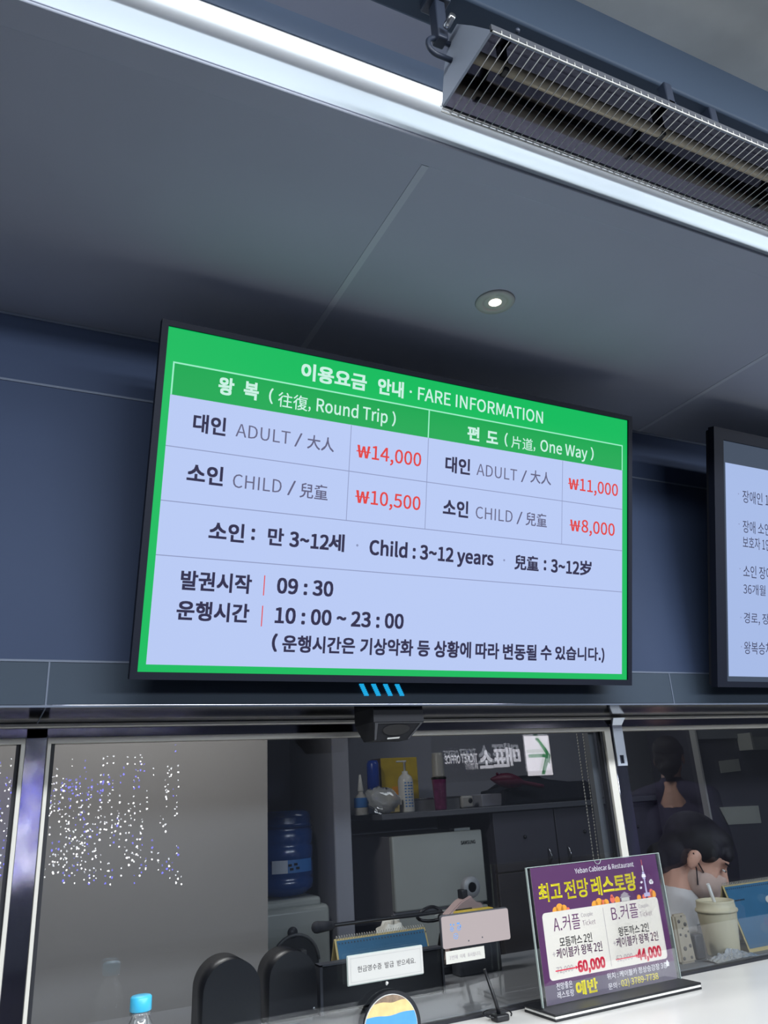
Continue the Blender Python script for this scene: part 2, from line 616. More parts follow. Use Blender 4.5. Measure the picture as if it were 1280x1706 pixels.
# inside of the office
struct(MB().box(-2.6, 5.4, 3.4, 3.45, 0, 2.45).build('wall_back', 'owall'))
struct(MB().box(-2.62, -2.6, 1.5, 3.4, 0, 2.45).build('wall_left', 'owall'))
struct(MB().box(5.4, 5.42, 1.5, 3.4, 0, 2.45).build('wall_right', 'owall'))
struct(MB().box(-2.6, 5.4, 1.53, 3.4, 2.42, 2.45).build('ceiling_office', 'owall'))
struct(MB().box(-2.6, 0.772, 2.45, 2.50, 0, 2.42).build('wall_partition', 'panel'), 'pale grey partition behind the left half of the window', 'wall')
p0 = at(553, 1240, 2.9).x
p1 = at(581, 1240, 2.9).x
struct(MB().box(p0, p1, 2.9, 3.4, 0, 2.42, 0, 0.006).build('trim_10', 'owall'), 'pale post between water cooler and fridge', 'trim')
struct(MB().box(-2.6, 5.4, 1.551, 1.99, CT - 0.045, CT, 0, 0.003).build('trim_11', 'grey'), 'grey desk ledge inside the ticket window', 'desk')
# service counter
t = thing('service_counter', 'white service counter in front of the ticket windows', 'counter', (1.2, 1.3, 0))
def outline(d):
    pts = [(XL, 1.277 + d), (1.02, 1.277 + d)]
    for k in range(1, 9):
        f = k / 8
        pts.append((1.02 + .40 * f, 1.277 + d - .20 * (3 * f * f - 2 * f ** 3)))
    return pts + [(XR, 1.077 + d), (XR, YG - 0.0065), (XL, YG - 0.0065)]


b = MB().prism(outline(0), 'z', CT - 0.04, CT)
bmesh.ops.bevel(b.bm, geom=[e for e in b.bm.edges if all(abs(v.co.z - CT) < 1e-5 and v.co.y < 1.4 for v in e.verts)], offset=0.004, segments=2, affect='EDGES')
b.build('counter_top', 'counter', t, True)
MB().prism([(x, min(y, YG - 0.022)) for x, y in outline(0.05)], 'z', 0, CT - 0.04).build('front_panel', 'white', t, True)

# =================================================================== FARE SCREENS
TILT, TYAW = R(13.165), R(0.74)
TC = Vector((0.65545, 1.14567, 1.95405))
TW, TH = 0.952, 0.5355
G1 = 'fare screens on the dark wall'


def tv_body(t, w, h, bz, bb):
    b = MB()
    x, z = w / 2, h / 2
    b.box(-x - bz, x + bz, -0.004, 0.012, z, z + bz * 0.9)
    b.box(-x - bz, x + bz, -0.004, 0.012, -z - bb, -z)
    b.box(-x - bz, -x, -0.004, 0.012, -z, z)
    b.box(x, x + bz, -0.004, 0.012, -z, z)
    b.build('bezel', 'bezel', t)
    b = MB()
    b.box(-x - bz + 0.004, x + bz - 0.004, 0.0105, 0.024, -z - bb + 0.002, z + bz * 0.8, 0, 0.004)
    b.hexa([(-x * .9, 0.024, -z * .92), (x * .9, 0.024, -z * .92), (x * .86, 0.046, -z * .86), (-x * .86, 0.046, -z * .86),
            (-x * .9, 0.024, z * .8), (x * .9, 0.024, z * .8), (x * .86, 0.046, z * .7), (-x * .86, 0.046, z * .7)])
    b.build('back_housing', 'blackm', t)
    b = MB()
    b.box(-0.2, 0.2, 0.044, 0.056, -0.10, 0.10)
    b.box(-0.18, -0.14, 0.05, 0.10, -0.12, 0.0)
    b.box(0.14, 0.18, 0.05, 0.10, -0.12, 0.0)
    b.build('wall_mount', 'blackm', t)


t = thing('fare_screen', 'large wall screen with green FARE INFORMATION header and price table', 'screen', TC, (TILT, 0, TYAW), G1)
tv_body(t, TW, TH, 0.0105, 0.011)
b = MB()
D = 0.0006


def tp(u, v, d=0.0):
    return (u - TW / 2, -d, TH / 2 - v)


def rect(mb, u0, v0, u1, v1, mi, d, fn=None):
    fn = fn or tp
    mb.poly([fn(u0, v1, d), fn(u1, v1, d), fn(u1, v0, d), fn(u0, v0, d)], mi)


# slots: 0 green,1 header green,2 white,3 dark text,4 grey text,5 red,6 line,7 white text,8 white line
b.box(-TW / 2, TW / 2, -0.0002, 0.010, -TH / 2, TH / 2, 0)
L0, L1 = 0.0120, 0.9388
rect(b, L0, 0.0562, L1, 0.1100, 1, D)
rect(b, L0, 0.1090, L1, 0.5245, 2, D)
lw = 0.0013
rect(b, L0, 0.0555, L1, 0.0555 + 2 * lw, 8, 2 * D)
rect(b, L0, 0.0555, L0 + 2 * lw, 0.1090, 8, 2 * D)
rect(b, L1 - 2 * lw, 0.0555, L1, 0.1090, 8, 2 * D)
rect(b, 0.4750 - lw, 0.0568, 0.4750 + lw, 0.1090, 8, 2 * D)
for v in (0.1911, 0.2768, 0.3608):
    rect(b, L0, v - 0.0007, L1, v + 0.0007, 6, 2 * D)
for u in (0.3220, 0.4757, 0.7826):
    rect(b, u - 0.0006, 0.1100, u + 0.0006, 0.2768, 6, 2 * D)
rect(b, 0.1843, 0.3801, 0.1860, 0.4123, 5, 2 * D)
rect(b, 0.1843, 0.4286, 0.1860, 0.4614, 5, 2 * D)


def dot(mb, u, v, r, mi, fn):
    mb.poly([fn(u + r * math.cos(-k * PI / 6), v + r * math.sin(-k * PI / 6)) for k in range(12)][::-1], mi)


def tpt(u, v):
    return tp(u, v, 2 * D)


dot(b, 0.4351, 0.0297, 0.0024, 7, tpt)
dot(b, 0.3451, 0.3175, 0.0022, 6, tpt)
dot(b, 0.6481, 0.3191, 0.0022, 6, tpt)
BO = 0.008
TXT = [
    ('K', '이용요금', .2256, .3460, .0440, .0282, 7, BO), ('K', '안내', .3700, .4198, .0440, .0282, 7, BO),
    ('L', 'FARE INFORMATION', .4506, .7319, .0416, .0234, 7, 0),
    ('K', '왕', .0871, .1110, .0945, .0277, 7, BO), ('K', '복', .1290, .1525, .0945, .0277, 7, BO),
    ('K', '(', .1715, .1780, .0965, .0262, 7, 0), ('K', '往復', .1873, .2395, .0990, .0255, 7, -.002), ('K', ',', .2415, .2450, .0985, .008, 7, 0),
    ('L', 'Round Trip', .2561, .3910, .0955, .0221, 7, 0), ('K', ')', .4005, .4070, .0990, .0268, 7, 0),
    ('K', '편', .5594, .5840, .0993, .0253, 7, BO), ('K', '도', .6020, .6262, .0985, .0215, 7, BO),
    ('K', '(', .6425, .6490, .1005, .0265, 7, 0), ('K', '片道', .6581, .7085, .1012, .0240, 7, -.002), ('K', ',', .7110, .7145, .1005, .008, 7, 0),
    ('L', 'One Way', .7273, .8447, .0975, .0225, 7, 0), ('K', ')', .8540, .8610, .0990, .0270, 7, 0),
    ('K', '대인', .0520, .1028, .1625, .0290, 3, 0), ('L', 'ADULT', .1201, .2128, .1600, .0212, 4, -.004), ('K', '/', .2210, .2333, .1620, .0234, 4, 0),
    ('K', '大人', .2435, .2918, .1622, .0240, 4, 0), ('K', '₩', 0.3347, 0.3609, 0.1642, 0.0214, 5, 0), ('L', '14,000', 0.3644, 0.4621, 0.1642, 0.0238, 5, 0),
    ('K', '소인', .0489, .1046, .2432, .0292, 3, 0), ('L', 'CHILD', .1215, .2034, .2434, .0216, 4, -.004), ('K', '/', .2141, .2272, .2452, .0246, 4, 0),
    ('K', '兒童', .2356, .2853, .2467, .0254, 4, 0), ('K', '₩', 0.3369, 0.3631, 0.2438, 0.0212, 5, 0), ('L', '10,500', 0.3666, 0.4642, 0.2438, 0.0236, 5, 0),
    ('K', '대인', .5140, .5658, .1667, .0290, 3, 0), ('L', 'ADULT', .5810, .6731, .1645, .0218, 4, -.004), ('K', '/', .6830, .6957, .1650, .0235, 4, 0),
    ('K', '大人', .7050, .7542, .1631, .0246, 4, 0), ('K', '₩', 0.7974, 0.8236, 0.1646, 0.0216, 5, 0), ('L', '11,000', 0.8271, 0.9261, 0.1646, 0.0240, 5, 0),
    ('K', '소인', .5122, .5648, .2470, .0294, 3, 0), ('L', 'CHILD', .5819, .6649, .2459, .0220, 4, -.004), ('K', '/', .6747, .6873, .2476, .0242, 4, 0),
    ('K', '兒童', .6957, .7457, .2477, .0258, 4, 0), ('K', '₩', 0.8025, 0.8287, 0.2479, 0.0218, 5, 0), ('L', '8,000', 0.8322, 0.9177, 0.2479, 0.0242, 5, 0),
    ('K', '소인', .0903, .1458, .3302, .0284, 3, 0), ('K', ':', .1590, .1632, .3243, .0170, 3, 0), ('K', '만', .1867, .2122, .3298, .0274, 3, 0),
    ('L', '3~12', .2236, .2920, .3292, .0232, 3, 0), ('K', '세', .2927, .3201, .3304, .0283, 3, 0),
    ('L', 'Child : 3~12 years', .3691, .6232, .3306, .0240, 3, 0),
    ('K', '兒童', .6722, .7275, .3338, .0273, 3, 0), ('K', ':', .7412, .7455, .3304, .0180, 3, 0),
    ('L', '3~12', .7583, .8265, .3327, .0236, 3, 0), ('K', '岁', .8297, .8574, .3334, .0280, 3, 0),
    ('K', '발권시작', .0532, .1638, .4106, .0288, 3, 0), ('L', '09 : 30', .2078, .3044, .4064, .0234, 3, 0),
    ('K', '운행시간', .0509, .1630, .4564, .0284, 3, 0), ('L', '10 : 00 ~ 23 : 00', .2076, .4399, .4542, .0236, 3, 0),
    ('K', '(', .2055, .2128, .5000, .0278, 3, 0), ('K', '운행시간은', .2229, .3499, .5001, .0262, 3, 0), ('K', '기상악화', .3610, .4610, .5006, .0270, 3, 0),
    ('K', '등', .4706, .4943, .5005, .0258, 3, 0), ('K', '상황에', .5044, .5800, .5013, .0280, 3, 0), ('K', '따라', .5909, .6413, .5017, .0279, 3, 0),
    ('K', '변동될', .6510, .7264, .5022, .0282, 3, 0), ('K', '수', .7371, .7617, .5010, .0265, 3, 0), ('K', '있습니다.)', .7717, .8920, .5029, .0283, 3, 0),
]
for k, s_, u0, u1, v, h, mi, bo in TXT:
    write(b, s_, u0, u1, v, h, mi, tpt, k, bo + (.010 if mi == 3 else .004))
b.build('display_panel', ['s_green', 's_green2', 's_white', 's_text', 's_textg', 's_red', 's_line', 's_wtext', 's_wline'], t, False, False)

# second screen, cut by the right edge of the photograph
off = 1.2345
rt = Vector((math.cos(TYAW), math.sin(TYAW), 0))
t = thing('fare_screen', 'second wall screen at the right edge, grey with white notice panel', 'screen', TC + rt * off, (TILT, 0, TYAW), G1)
tv_body(t, TW, TH, 0.030, 0.012)
b = MB()
b.box(-TW / 2, TW / 2, -0.0002, 0.010, -TH / 2, TH / 2, 0)
rect(b, 0.0085, 0.0505, TW - 0.0085, 0.5245, 1, D)
for s_, u0, u1, v, h in (('장애인 1급~3급', 1.2966, 1.458, .1362, .0290), ('장애 소인', 1.2955, 1.386, .2050, .0285), ('보호자 1인', 1.2945, 1.386, .2405, .0275),
                         ('소인 장애인', 1.2940, 1.412, .3065, .0285), ('36개월', 1.2932, 1.3655, .3440, .0240), ('경로, 장애인', 1.2932, 1.420, .4110, .0270), ('왕복승차권', 1.2920, 1.405, .4755, .0275)):
    write(b, s_, u0 - off, u1 - off, v, h, 2, tpt, 'K', 0)
for v in (.118, .187, .288, .396, .460):
    dot(b, 1.2835 - off, v, 0.0016, 3, tpt)
b.build('display_panel', ['s_grey', 's_white2', 's_text', 's_line'], t, False, False)

# cyan reflection on the wall band, made as four glowing bars
t = thing('cyan_reflection', 'slanted cyan reflection made as four glowing bars on the wall band under the large screen', 'light', (0.614, YW, 1.68))
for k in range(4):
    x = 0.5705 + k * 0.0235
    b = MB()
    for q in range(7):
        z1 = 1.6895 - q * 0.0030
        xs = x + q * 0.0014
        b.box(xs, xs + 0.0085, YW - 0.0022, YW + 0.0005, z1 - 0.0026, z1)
    b.build('reflection_bar', 'cyan', t, True)

# =================================================================== CEILING FITTINGS
t = thing('led_strip_light', 'long white LED strip light along the canopy edge', 'light', (0.5, 0.71, 2.446))
b = MB().box(-2.4, 5.0, 0.7035, 0.7195, 2.4435, 2.4465, 0, 0.001)
b.build('light_tube', 'led', t, True)
MB().box(-2.4, 5.0, 0.7022, 0.7208, 2.4462, 2.4474).build('channel', 'white', t, True)

t = thing('downlight', 'small round recessed downlight glowing in the grey ceiling', 'light', (0.7195, 0.9475, ZC))
b = MB().lathe([(0.0205, -0.0005), (0.0215, -0.0032), (0.034, -0.0028), (0.0355, 0.0)], n=40)
b.build('trim_ring', 'pale', t)
b = MB().lathe([(0.0204, -0.0018), (0.019, 0.001), (0.0185, 0.003)], n=32)
b.build('inner_rim', 'pale', t)
b = MB().lathe([(0.0195, -0.0012), (0.0125, 0.001)], n=32)
b.build('lamp_cup', 'dgrey', t)
b = MB().lathe([(0.0, -0.0045), (0.006, -0.004), (0.0108, -0.0022), (0.0125, -0.0006)], n=24)
b.build('bulb', 'bulb', t)
dl = bpy.data.lights.new('downlight_beam', 'SPOT')
dl.energy, dl.spot_size, dl.spot_blend, dl.shadow_soft_size, dl.color = 3.0, R(75), 0.6, 0.012, (1, .95, .85)
o = bpy.data.objects.new('downlight_beam', dl)
COL.objects.link(o)
o.location = (0, 0, -0.009)
o.parent = t

# infrared heater with a wire guard
HX0, HX1, HY0, HY1, HZ = 0.397, 1.62, 0.472, 0.578, 2.250
t = thing('radiant_heater', 'grey ceiling radiant heater with wire guard and mirror reflector', 'heater', (1.0, 0.525, 2.33))
cs = [(HY0, HZ + 0.004), (HY0 + 0.030, HZ + 0.046), (HY0 + 0.058, HZ + 0.082), (HY1 - 0.030, HZ + 0.082), (HY1 - 0.013, HZ + 0.052), (HY1, HZ + 0.004)]
b = MB()
n = len(cs)
A = [b.bm.verts.new((HX0, y, z)) for y, z in cs]
B = [b.bm.verts.new((HX1, y, z)) for y, z in cs]
for i in range(n - 1):
    b.bm.faces.new((A[i], A[i + 1], B[i + 1], B[i]))
bmesh.ops.solidify(b.bm, geom=list(b.bm.faces), thickness=0.0015)
b.build('housing', 'heater', t, True)
for x in (HX0, HX1 - 0.003):
    MB().prism(cs, 'x', x, x + 0.003).build('end_plate', 'heater', t, True)
# polished reflector inside
rs = [(HY0 + 0.004, HZ + 0.005), (HY0 + 0.033, HZ + 0.042), (HY0 + 0.060, HZ + 0.077), (HY1 - 0.032, HZ + 0.077), (HY1 - 0.016, HZ + 0.048), (HY1 - 0.003, HZ + 0.005)]
b = MB()
A = [b.bm.verts.new((HX0 + 0.004, y, z)) for y, z in rs]
B = [b.bm.verts.new((HX1 - 0.004, y, z)) for y, z in rs]
for i in range(5):
    b.bm.faces.new((A[i], A[i + 1], B[i + 1], B[i]))
b.build('reflector', 'chrome', t, True)
b = MB().tube([(HX0 + 0.004, 0.533, HZ + 0.044), (HX1 - 0.004, 0.533, HZ + 0.044)], 0.0070, 12)
b.build('heating_tube', 'tube', t, True)
for x in (0.455, 0.70, 0.95, 1.2, 1.45):
    MB().box(x, x + 0.008, 0.527, 0.539, HZ + 0.036, HZ + 0.078, 0, 0.002).build('tube_holder', 'black', t, True)
b = MB()
x = HX0 + 0.012
while x < HX1:
    b.tube([(x, HY0 - 0.002, HZ + 0.006), (x, HY0 - 0.002, HZ), (x, HY1 + 0.002, HZ), (x, HY1 + 0.002, HZ + 0.008)], 0.00055, 5)
    x += 0.0108
for y, z in ((HY0 - 0.002, HZ), (HY1 + 0.002, HZ), (HY1 + 0.002, HZ + 0.008)):
    b.tube([(HX0, y, z), (HX1, y, z)], 0.0011, 6)
b.build('wire_guard', 'wire', t, True)
b = MB().box(HX0, HX1, HY1 - 0.002, HY1 + 0.0008, HZ + 0.002, HZ + 0.010)
b.build('lower_rim', 'silver', t, True)
b = MB().box(HX0, HX1, HY0 - 0.001, HY0 + 0.002, HZ + 0.004, HZ + 0.012)
b.build('upper_rim', 'dgrey', t, True)
# bracket by the left end plate: plate on the canopy, arm, loop handle
b = MB()
b.box(HX0 - 0.028, HX0 + 0.0, 0.535, 0.562, 2.375, 2.386, 0, 0.002)
b.box(HX0 - 0.020, HX0 - 0.006, 0.540, 0.556, HZ + 0.066, 2.38, 0, 0.002)
b.build('hanging_bracket', 'bracket', t, True)
b = MB()
lp = []
for k in range(13):
    a = PI / 2 + PI * k / 12
    lp.append((HX0 - 0.018 + 0.012 * math.cos(a), 0.5485, HZ + 0.058 + 0.0125 * math.sin(a)))
lp = [(HX0 + 0.002, 0.5485, HZ + 0.0705)] + lp + [(HX0 + 0.002, 0.5485, HZ + 0.0455)]
b.tube(lp, 0.0032, 8)
b.build('loop_handle', 'bracket', t, True)
b = MB().lathe([(0.0, -0.012), (0.004, -0.012), (0.0045, 0), (0.004, 0.004), (0, 0.004)], (HX0 - 0.013, 0.53, HZ + 0.075), 12, 0, 'y')
b.build('bolt', 'silver', t, True)
for x in (0.815, 1.35):
    MB().box(x, x + 0.014, 0.532, 0.548, HZ + 0.08, 2.387, 0, 0.002).build('hanging_bracket', 'bracket', t, True)
MB().box(0.711, 0.725, 0.516, 0.5302, 2.330, 2.370, 0, 0.002).box(0.711, 0.725, 0.516, 0.545, 2.330, 2.338).build('hanging_bracket', 'bracket', t, True)
for x in (0.43, 0.86, 1.3):
    MB().ball((x, HY0 - 0.003, HZ + 0.016), 0.003, n=8).build('clip', 'bracket', t, True)

# black sensor housing under the steel soffit
sx0, sx1 = at(620, 1175, 1.30).x, at(705, 1175, 1.30).x
t = thing('sensor_lamp', 'black boxy lamp with angled glass front under the steel soffit', 'lamp', ((sx0 + sx1) / 2, 1.33, ZS - 0.002))
zt, zm, zb = ZS - 0.002, 1.6265, 1.597
b = MB()
b.hexa([(sx0 + .002, 1.3, zm), (sx1, 1.3, zm), (sx1, 1.385, zm), (sx0 + .002, 1.385, zm), (sx0 + .002, 1.3, zt), (sx1 - .002, 1.3, zt), (sx1 - .002, 1.385, zt), (sx0 + .002, 1.385, zt)])
b.hexa([(sx0 + .016, 1.335, zb), (sx1 - .016, 1.335, zb), (sx1 - .016, 1.378, zb), (sx0 + .016, 1.378, zb), (sx0 + .002, 1.3, zm), (sx1, 1.3, zm), (sx1, 1.385, zm), (sx0 + .002, 1.385, zm)])
b.build('housing', 'blackm', t, True)
nrm = Vector((0, -(zm - zb), -0.035)).normalized()


def sf(u, v, d=0.0008):   # on the slanted face: u 0..1 across, v 0..1 downwards
    ax = sx0 + .002 + .014 * v
    bx = sx1 - .016 * v
    return Vector((ax + (bx - ax) * u, 1.3 + 0.035 * v, zm + (zb - zm) * v)) + nrm * d


b = MB()
for q in (((0.02, 0.02), (0.98, 0.02), (0.94, 0.07), (0.08, 0.07)), ((0.02, 0.02), (0.08, 0.07), (0.07, 0.93), (0.02, 0.98)), ((0.98, 0.02), (0.98, 0.98), (0.93, 0.93), (0.94, 0.07))):
    b.poly([sf(u, v, 0.001) for u, v in q])
b.build('glass_rim', 'dgrey', t, True)
b = MB()
b.poly([sf(0.5 + 0.30 * math.cos(a * PI / 12), 0.42 + 0.30 * math.sin(a * PI / 12), 0.0011) for a in range(24)])
b.build('lens', 'black', t, True)
b = MB().poly([sf(.36, .84, .0012), (sf(.68, .80, .0012)), sf(.68, .89, .0012), sf(.36, .93, .0012)])
b.build('label_strip', 'white', t, True)

# latch plate on the right steel post
t = thing('latch_plate', 'bright steel latch plate with a slot on the right window post', 'latch', (1.342, YG - 0.01, 1.60))
x0, x1 = 1.3265, 1.3555
b = MB()
z0, z1, ya, yb = 1.5375, 1.630, YG - 0.016, YG - 0.0115
b.box(x0, x1, ya, yb, z0 + 0.024, z1, 0)
b.box(x0, x0 + 0.0085, ya, yb, z0, z0 + 0.024)
b.box(x0 + 0.0205, x1, ya, yb, z0, z0 + 0.024)
b.box(x0 + 0.0085, x0 + 0.0205, ya, yb, z0, z0 + 0.005)
b.hexa([(x0, ya, z1), (x1, ya, z1), (x1, yb, z1), (x0, yb, z1), (x0 - .004, ya - .012, z1 + .016), (x1 + .003, ya - .012, z1 + .016), (x1 + .003, yb - .008, z1 + .016), (x0 - .004, yb - .008, z1 + .016)])
b.build('plate', mat('latch_steel', (206, 214, 226), 0.32, 0.85), t, True)

# =================================================================== ON THE COUNTER
# leaflet holder
SX, SY, SYAW, STILT, SW, SH = 1.1833, 1.4436, 0.0245, -0.0268, 0.3646, 0.2456
t = thing('menu_stand', 'acrylic counter sign with purple restaurant ticket advert on black base', 'sign', (SX, SY, CT), (0, 0, SYAW))
b = MB().box(-0.195, 0.187, -0.052, 0.045, 0.0, 0.004, 0, 0.001)
b.build('base_plate', 'black', t)
b = MB().box(-0.194, 0.186, -0.051, 0.044, 0.004, 0.0085, 0, 0.001)
b.build('base_edge', 'white', t)
b = MB().box(-0.195, 0.187, -0.052, 0.045, 0.0085, 0.0125, 0, 0.001)
b.build('base_top', 'black', t)
SROT = Matrix.Translation((0, 0, 0.012)) @ Matrix.Rotation(STILT, 4, 'X')


def sp(s, tt, d=0.0):
    p = SROT @ Vector(((s - 0.5) * SW, -d, (1 - tt) * SH))
    return (p.x, p.y, p.z)


b = MB()
b.box(-SW / 2, SW / 2, -0.0026, -0.0014, 0, SH)
b.box(-SW / 2, SW / 2, 0.0014, 0.0026, 0, SH)
b.xf(SROT)
b.build('acrylic_sleeve', 'acrylic', t)
b = MB()
b.box(-SW / 2 - .0012, -SW / 2, -0.0026, 0.0026, 0, SH + .001)
b.box(SW / 2, SW / 2 + .0012, -0.0026, 0.0026, 0, SH + .001)
b.box(-SW / 2, SW / 2, -0.0026, -0.0014, SH, SH + .001)
b.xf(SROT)
b.build('sleeve_edge', 'acredge', t)
SM = ['plum', 'plumgrey', 'cream', 'p_yellow', 'p_white', 'p_purple', 'p_black', 'p_grey', 'p_red', 'p_orange', 'p_coral', 'p_lilac', 'paper']
b = MB()
x0, x1 = (0.026 - 0.5) * SW, (0.976 - 0.5) * SW
b.box(x0, x1, 0.0002, 0.0009, 0.002, SH * 0.995, 12)
b.xf(SROT)
sd = [0.0003]


def srect(s0, t0, s1, t1, mi, d):
    b.poly([sp(s0, t1, d), sp(s1, t1, d), sp(s1, t0, d), sp(s0, t0, d)], mi)


def spoly(pts, mi, d):
    b.poly([sp(s, q, d) for s, q in pts], mi)


def scirc(s, q, r, mi, d, sq=1.0):
    asp = SW / SH
    spoly([(s + r * math.cos(-a * PI / 9), q + r * asp * sq * math.sin(-a * PI / 9)) for a in range(18)], mi, d)


srect(0.026, 0.005, 0.976, 0.992, 0, 0.0002)
srect(0.026, 0.858, 0.976, 0.992, 1, 0.0003)
# autumn trees, tower, clouds, pavilion roof
for s_, q, r, mi in ((.165, .345, .022, 9), (.195, .33, .026, 9), (.225, .338, .022, 9), (.253, .347, .012, 10), (.45, .345, .025, 9), (.482, .332, .026, 9), (.512, .34, .02, 10), (.535, .338, .02, 9), (.585, .32, .018, 10), (.583, .295, .010, 10), (.621, .33, .02, 9), (.79, .335, .016, 9), (.83, .335, .014, 10), (.893, .30, .014, 10), (.905, .325, .022, 9), (.88, .335, .02, 10)):
    scirc(s_, q, r, mi, 0.0003)
spoly([(.640, .318), (.726, .318), (.70, .296), (.66, .296)], 7, .00034)
srect(.652, .318, .714, .345, 12, .00033)
spoly([(.650, .297), (.716, .297), (.683, .272)], 7, .00034)
srect(.8535, .037, .8565, .085, 10, .0004)
srect(.852, .085, .859, .13, 4, .0004)
spoly([(.843, .195), (.866, .195), (.862, .135), (.847, .135)], 11, .0004)
spoly([(.838, .18), (.871, .18), (.867, .155), (.842, .155)], 4, .00044)
spoly([(.849, .31), (.862, .31), (.860, .195), (.851, .195)], 11, .0004)
srect(.833, .305, .880, .335, 11, .00042)
for s_, q, r in ((.900, .226, .011), (.912, .228, .010), (.906, .218, .010), (.826, .219, .006), (.832, .217, .006), (.815, .262, .006), (.820, .26, .006)):
    scirc(s_, q, r, 4, .0004)
# cream card
cx0, cx1, cy0, cy1, cr = .067, .932, .347, .83, .022
pts = []
for (cx, cy, a0) in ((cx1 - cr, cy0 + cr * 1.48, 0), (cx0 + cr, cy0 + cr * 1.48, 90), (cx0 + cr, cy1 - cr * 1.48, 180), (cx1 - cr, cy1 - cr * 1.48, 270)):
    for k in range(6):
        a = R(a0 + 18 * k)
        pts.append((cx + cr * math.cos(a), cy - cr * 1.48 * math.sin(a)))
spoly(pts, 2, .0005)
srect(.5005, .372, .5035, .808, 7, .0007)


def spt(u, v):
    return sp(u / SW, v / SH, 0.0009)


STX = [('L', 'Yeban Cablecar & Restaurant', .337, .788, .084, .038, 4, 0), ('K', '최고', .064, .222, .266, .134, 3, .009), ('K', '전망', .247, .417, .268, .137, 3, .006),
       ('K', '레스토랑', .443, .785, .271, .139, 3, .009), ('K', 'A.커플', .135, .324, .498, .116, 5, 0), ('L', 'Couple', .337, .422, .416, .028, 7, 0), ('L', 'Ticket', .340, .434, .481, .038, 5, -.006),
       ('K', 'B.커플', .559, .763, .485, .116, 5, 0), ('L', 'Couple', .773, .851, .417, .029, 7, 0), ('L', 'Ticket', .773, .869, .485, .040, 5, -.006),
       ('K', '모듬까스 2인', .163, .392, .607, .068, 6, .004), ('K', '+', .104, .126, .664, .030, 7, 0), ('K', '케이블카 왕복 2인', .132, .455, .686, .072, 5, .004),
       ('L', '72,000', .117, .231, .786, .043, 7, 0), ('L', '60,000', .267, .457, .803, .072, 8, .016), ('K', '왕돈까스 2인', .591, .824, .604, .068, 6, .004), ('K', '+', .537, .559, .662, .030, 7, 0),
       ('K', '케이블카 왕복 2인', .562, .885, .684, .073, 5, .004), ('L', '52,000', .545, .666, .784, .043, 7, 0), ('L', '44,000', .704, .887, .801, .075, 8, .016),
       ('K', '전망좋은', .103, .212, .899, .049, 4, 0), ('K', '레스토랑', .102, .215, .959, .049, 4, 0), ('K', '예반', .234, .381, .963, .093, 3, .014),
       ('K', '위치 : 케이블카 정상승강장 3층', .458, .916, .899, .047, 4, 0), ('K', '문의 :', .457, .539, .970, .045, 4, 0), ('L', '02) 3789-7738', .553, .833, .966, .046, 3, 0)]
for k, s_, a0, a1, q, h, mi, bo in STX:
    write(b, s_, a0 * SW, a1 * SW, q * SH, h * SH, mi, spt, k, bo)
for s0, s1, q in ((.110, .250, .768), (.540, .690, .768)):
    srect(s0, q - .004, s1, q + .004, 8, .0011)
    spoly([(s1, q + .014), (s1 + .016, q), (s1, q - .014)], 8, .0011)
# small house mark by the floor number
spoly([(.905, .868), (.935, .868), (.920, .838)], 4, .0011)
srect(.909, .868, .931, .888, 4, .0011)
b.build('printed_insert', SM, t, False, False)
b = MB().tube([(0.004 + .0085 * math.cos(PI + k * PI / 14), -0.0030, SH + .001 + .0085 * math.sin(PI + k * PI / 14)) for k in range(15)], .0006, 6)
b.xf(SROT)
b.build('thumb_notch', 'acredge', t)

# water bottle in front of the glass
bp = Vector((0.232, 1.351, CT))
t = thing('water_bottle', 'clear plastic water bottle with a sky blue cap, cropped bottom left', 'bottle', bp)
b = MB().lathe([(0.0, 0.0), (0.022, 0.0), (0.027, 0.005), (0.028, 0.012), (0.0265, 0.02), (0.028, 0.028), (0.0265, 0.036), (0.028, 0.044), (0.0265, 0.052), (0.028, 0.06),
                (0.0285, 0.078), (0.0275, 0.090), (0.0235, 0.106), (0.0175, 0.119), (0.0135, 0.126), (0.0125, 0.131), (0.0155, 0.132), (0.0155, 0.134), (0.0125, 0.135), (0.0125, 0.146), (0.0, 0.146)], n=32)
b.build('bottle_body', 'pet', t)
b = MB().lathe([(0.0, 0.002), (0.020, 0.003), (0.025, 0.012), (0.0265, 0.074), (0.026, 0.084), (0.0, 0.084)], n=24)
b.build('water', 'water', t)
b = MB()
prof = [(0.0, 0.1555), (0.0135, 0.1555), (0.0152, 0.1535), (0.0155, 0.137), (0.0145, 0.136)]
b.lathe(prof, n=32)
b.build('cap', 'cap', t)

# notice on the glass about receipts
gx0, gx1, gz0, gz1 = 0.622, 0.7795, 1.180, 1.2295
t = thing('receipt_notice', 'white framed receipt notice stuck on the middle ticket glass', 'sign', ((gx0 + gx1) / 2, 1.5, gz0))
b = MB().box(gx0, gx1, 1.4985, 1.503, gz0, gz1, 0, 0.002)
b.build('acrylic_plate', 'acredge', t, True)
b = MB()
b.box(gx0 + .001, gx1 - .001, 1.4972, 1.4986, gz0 + .002, gz1 - .001, 0, 0.0005)


def np_(u, v):
    return (gx0 + u, 1.4969, gz1 - v)


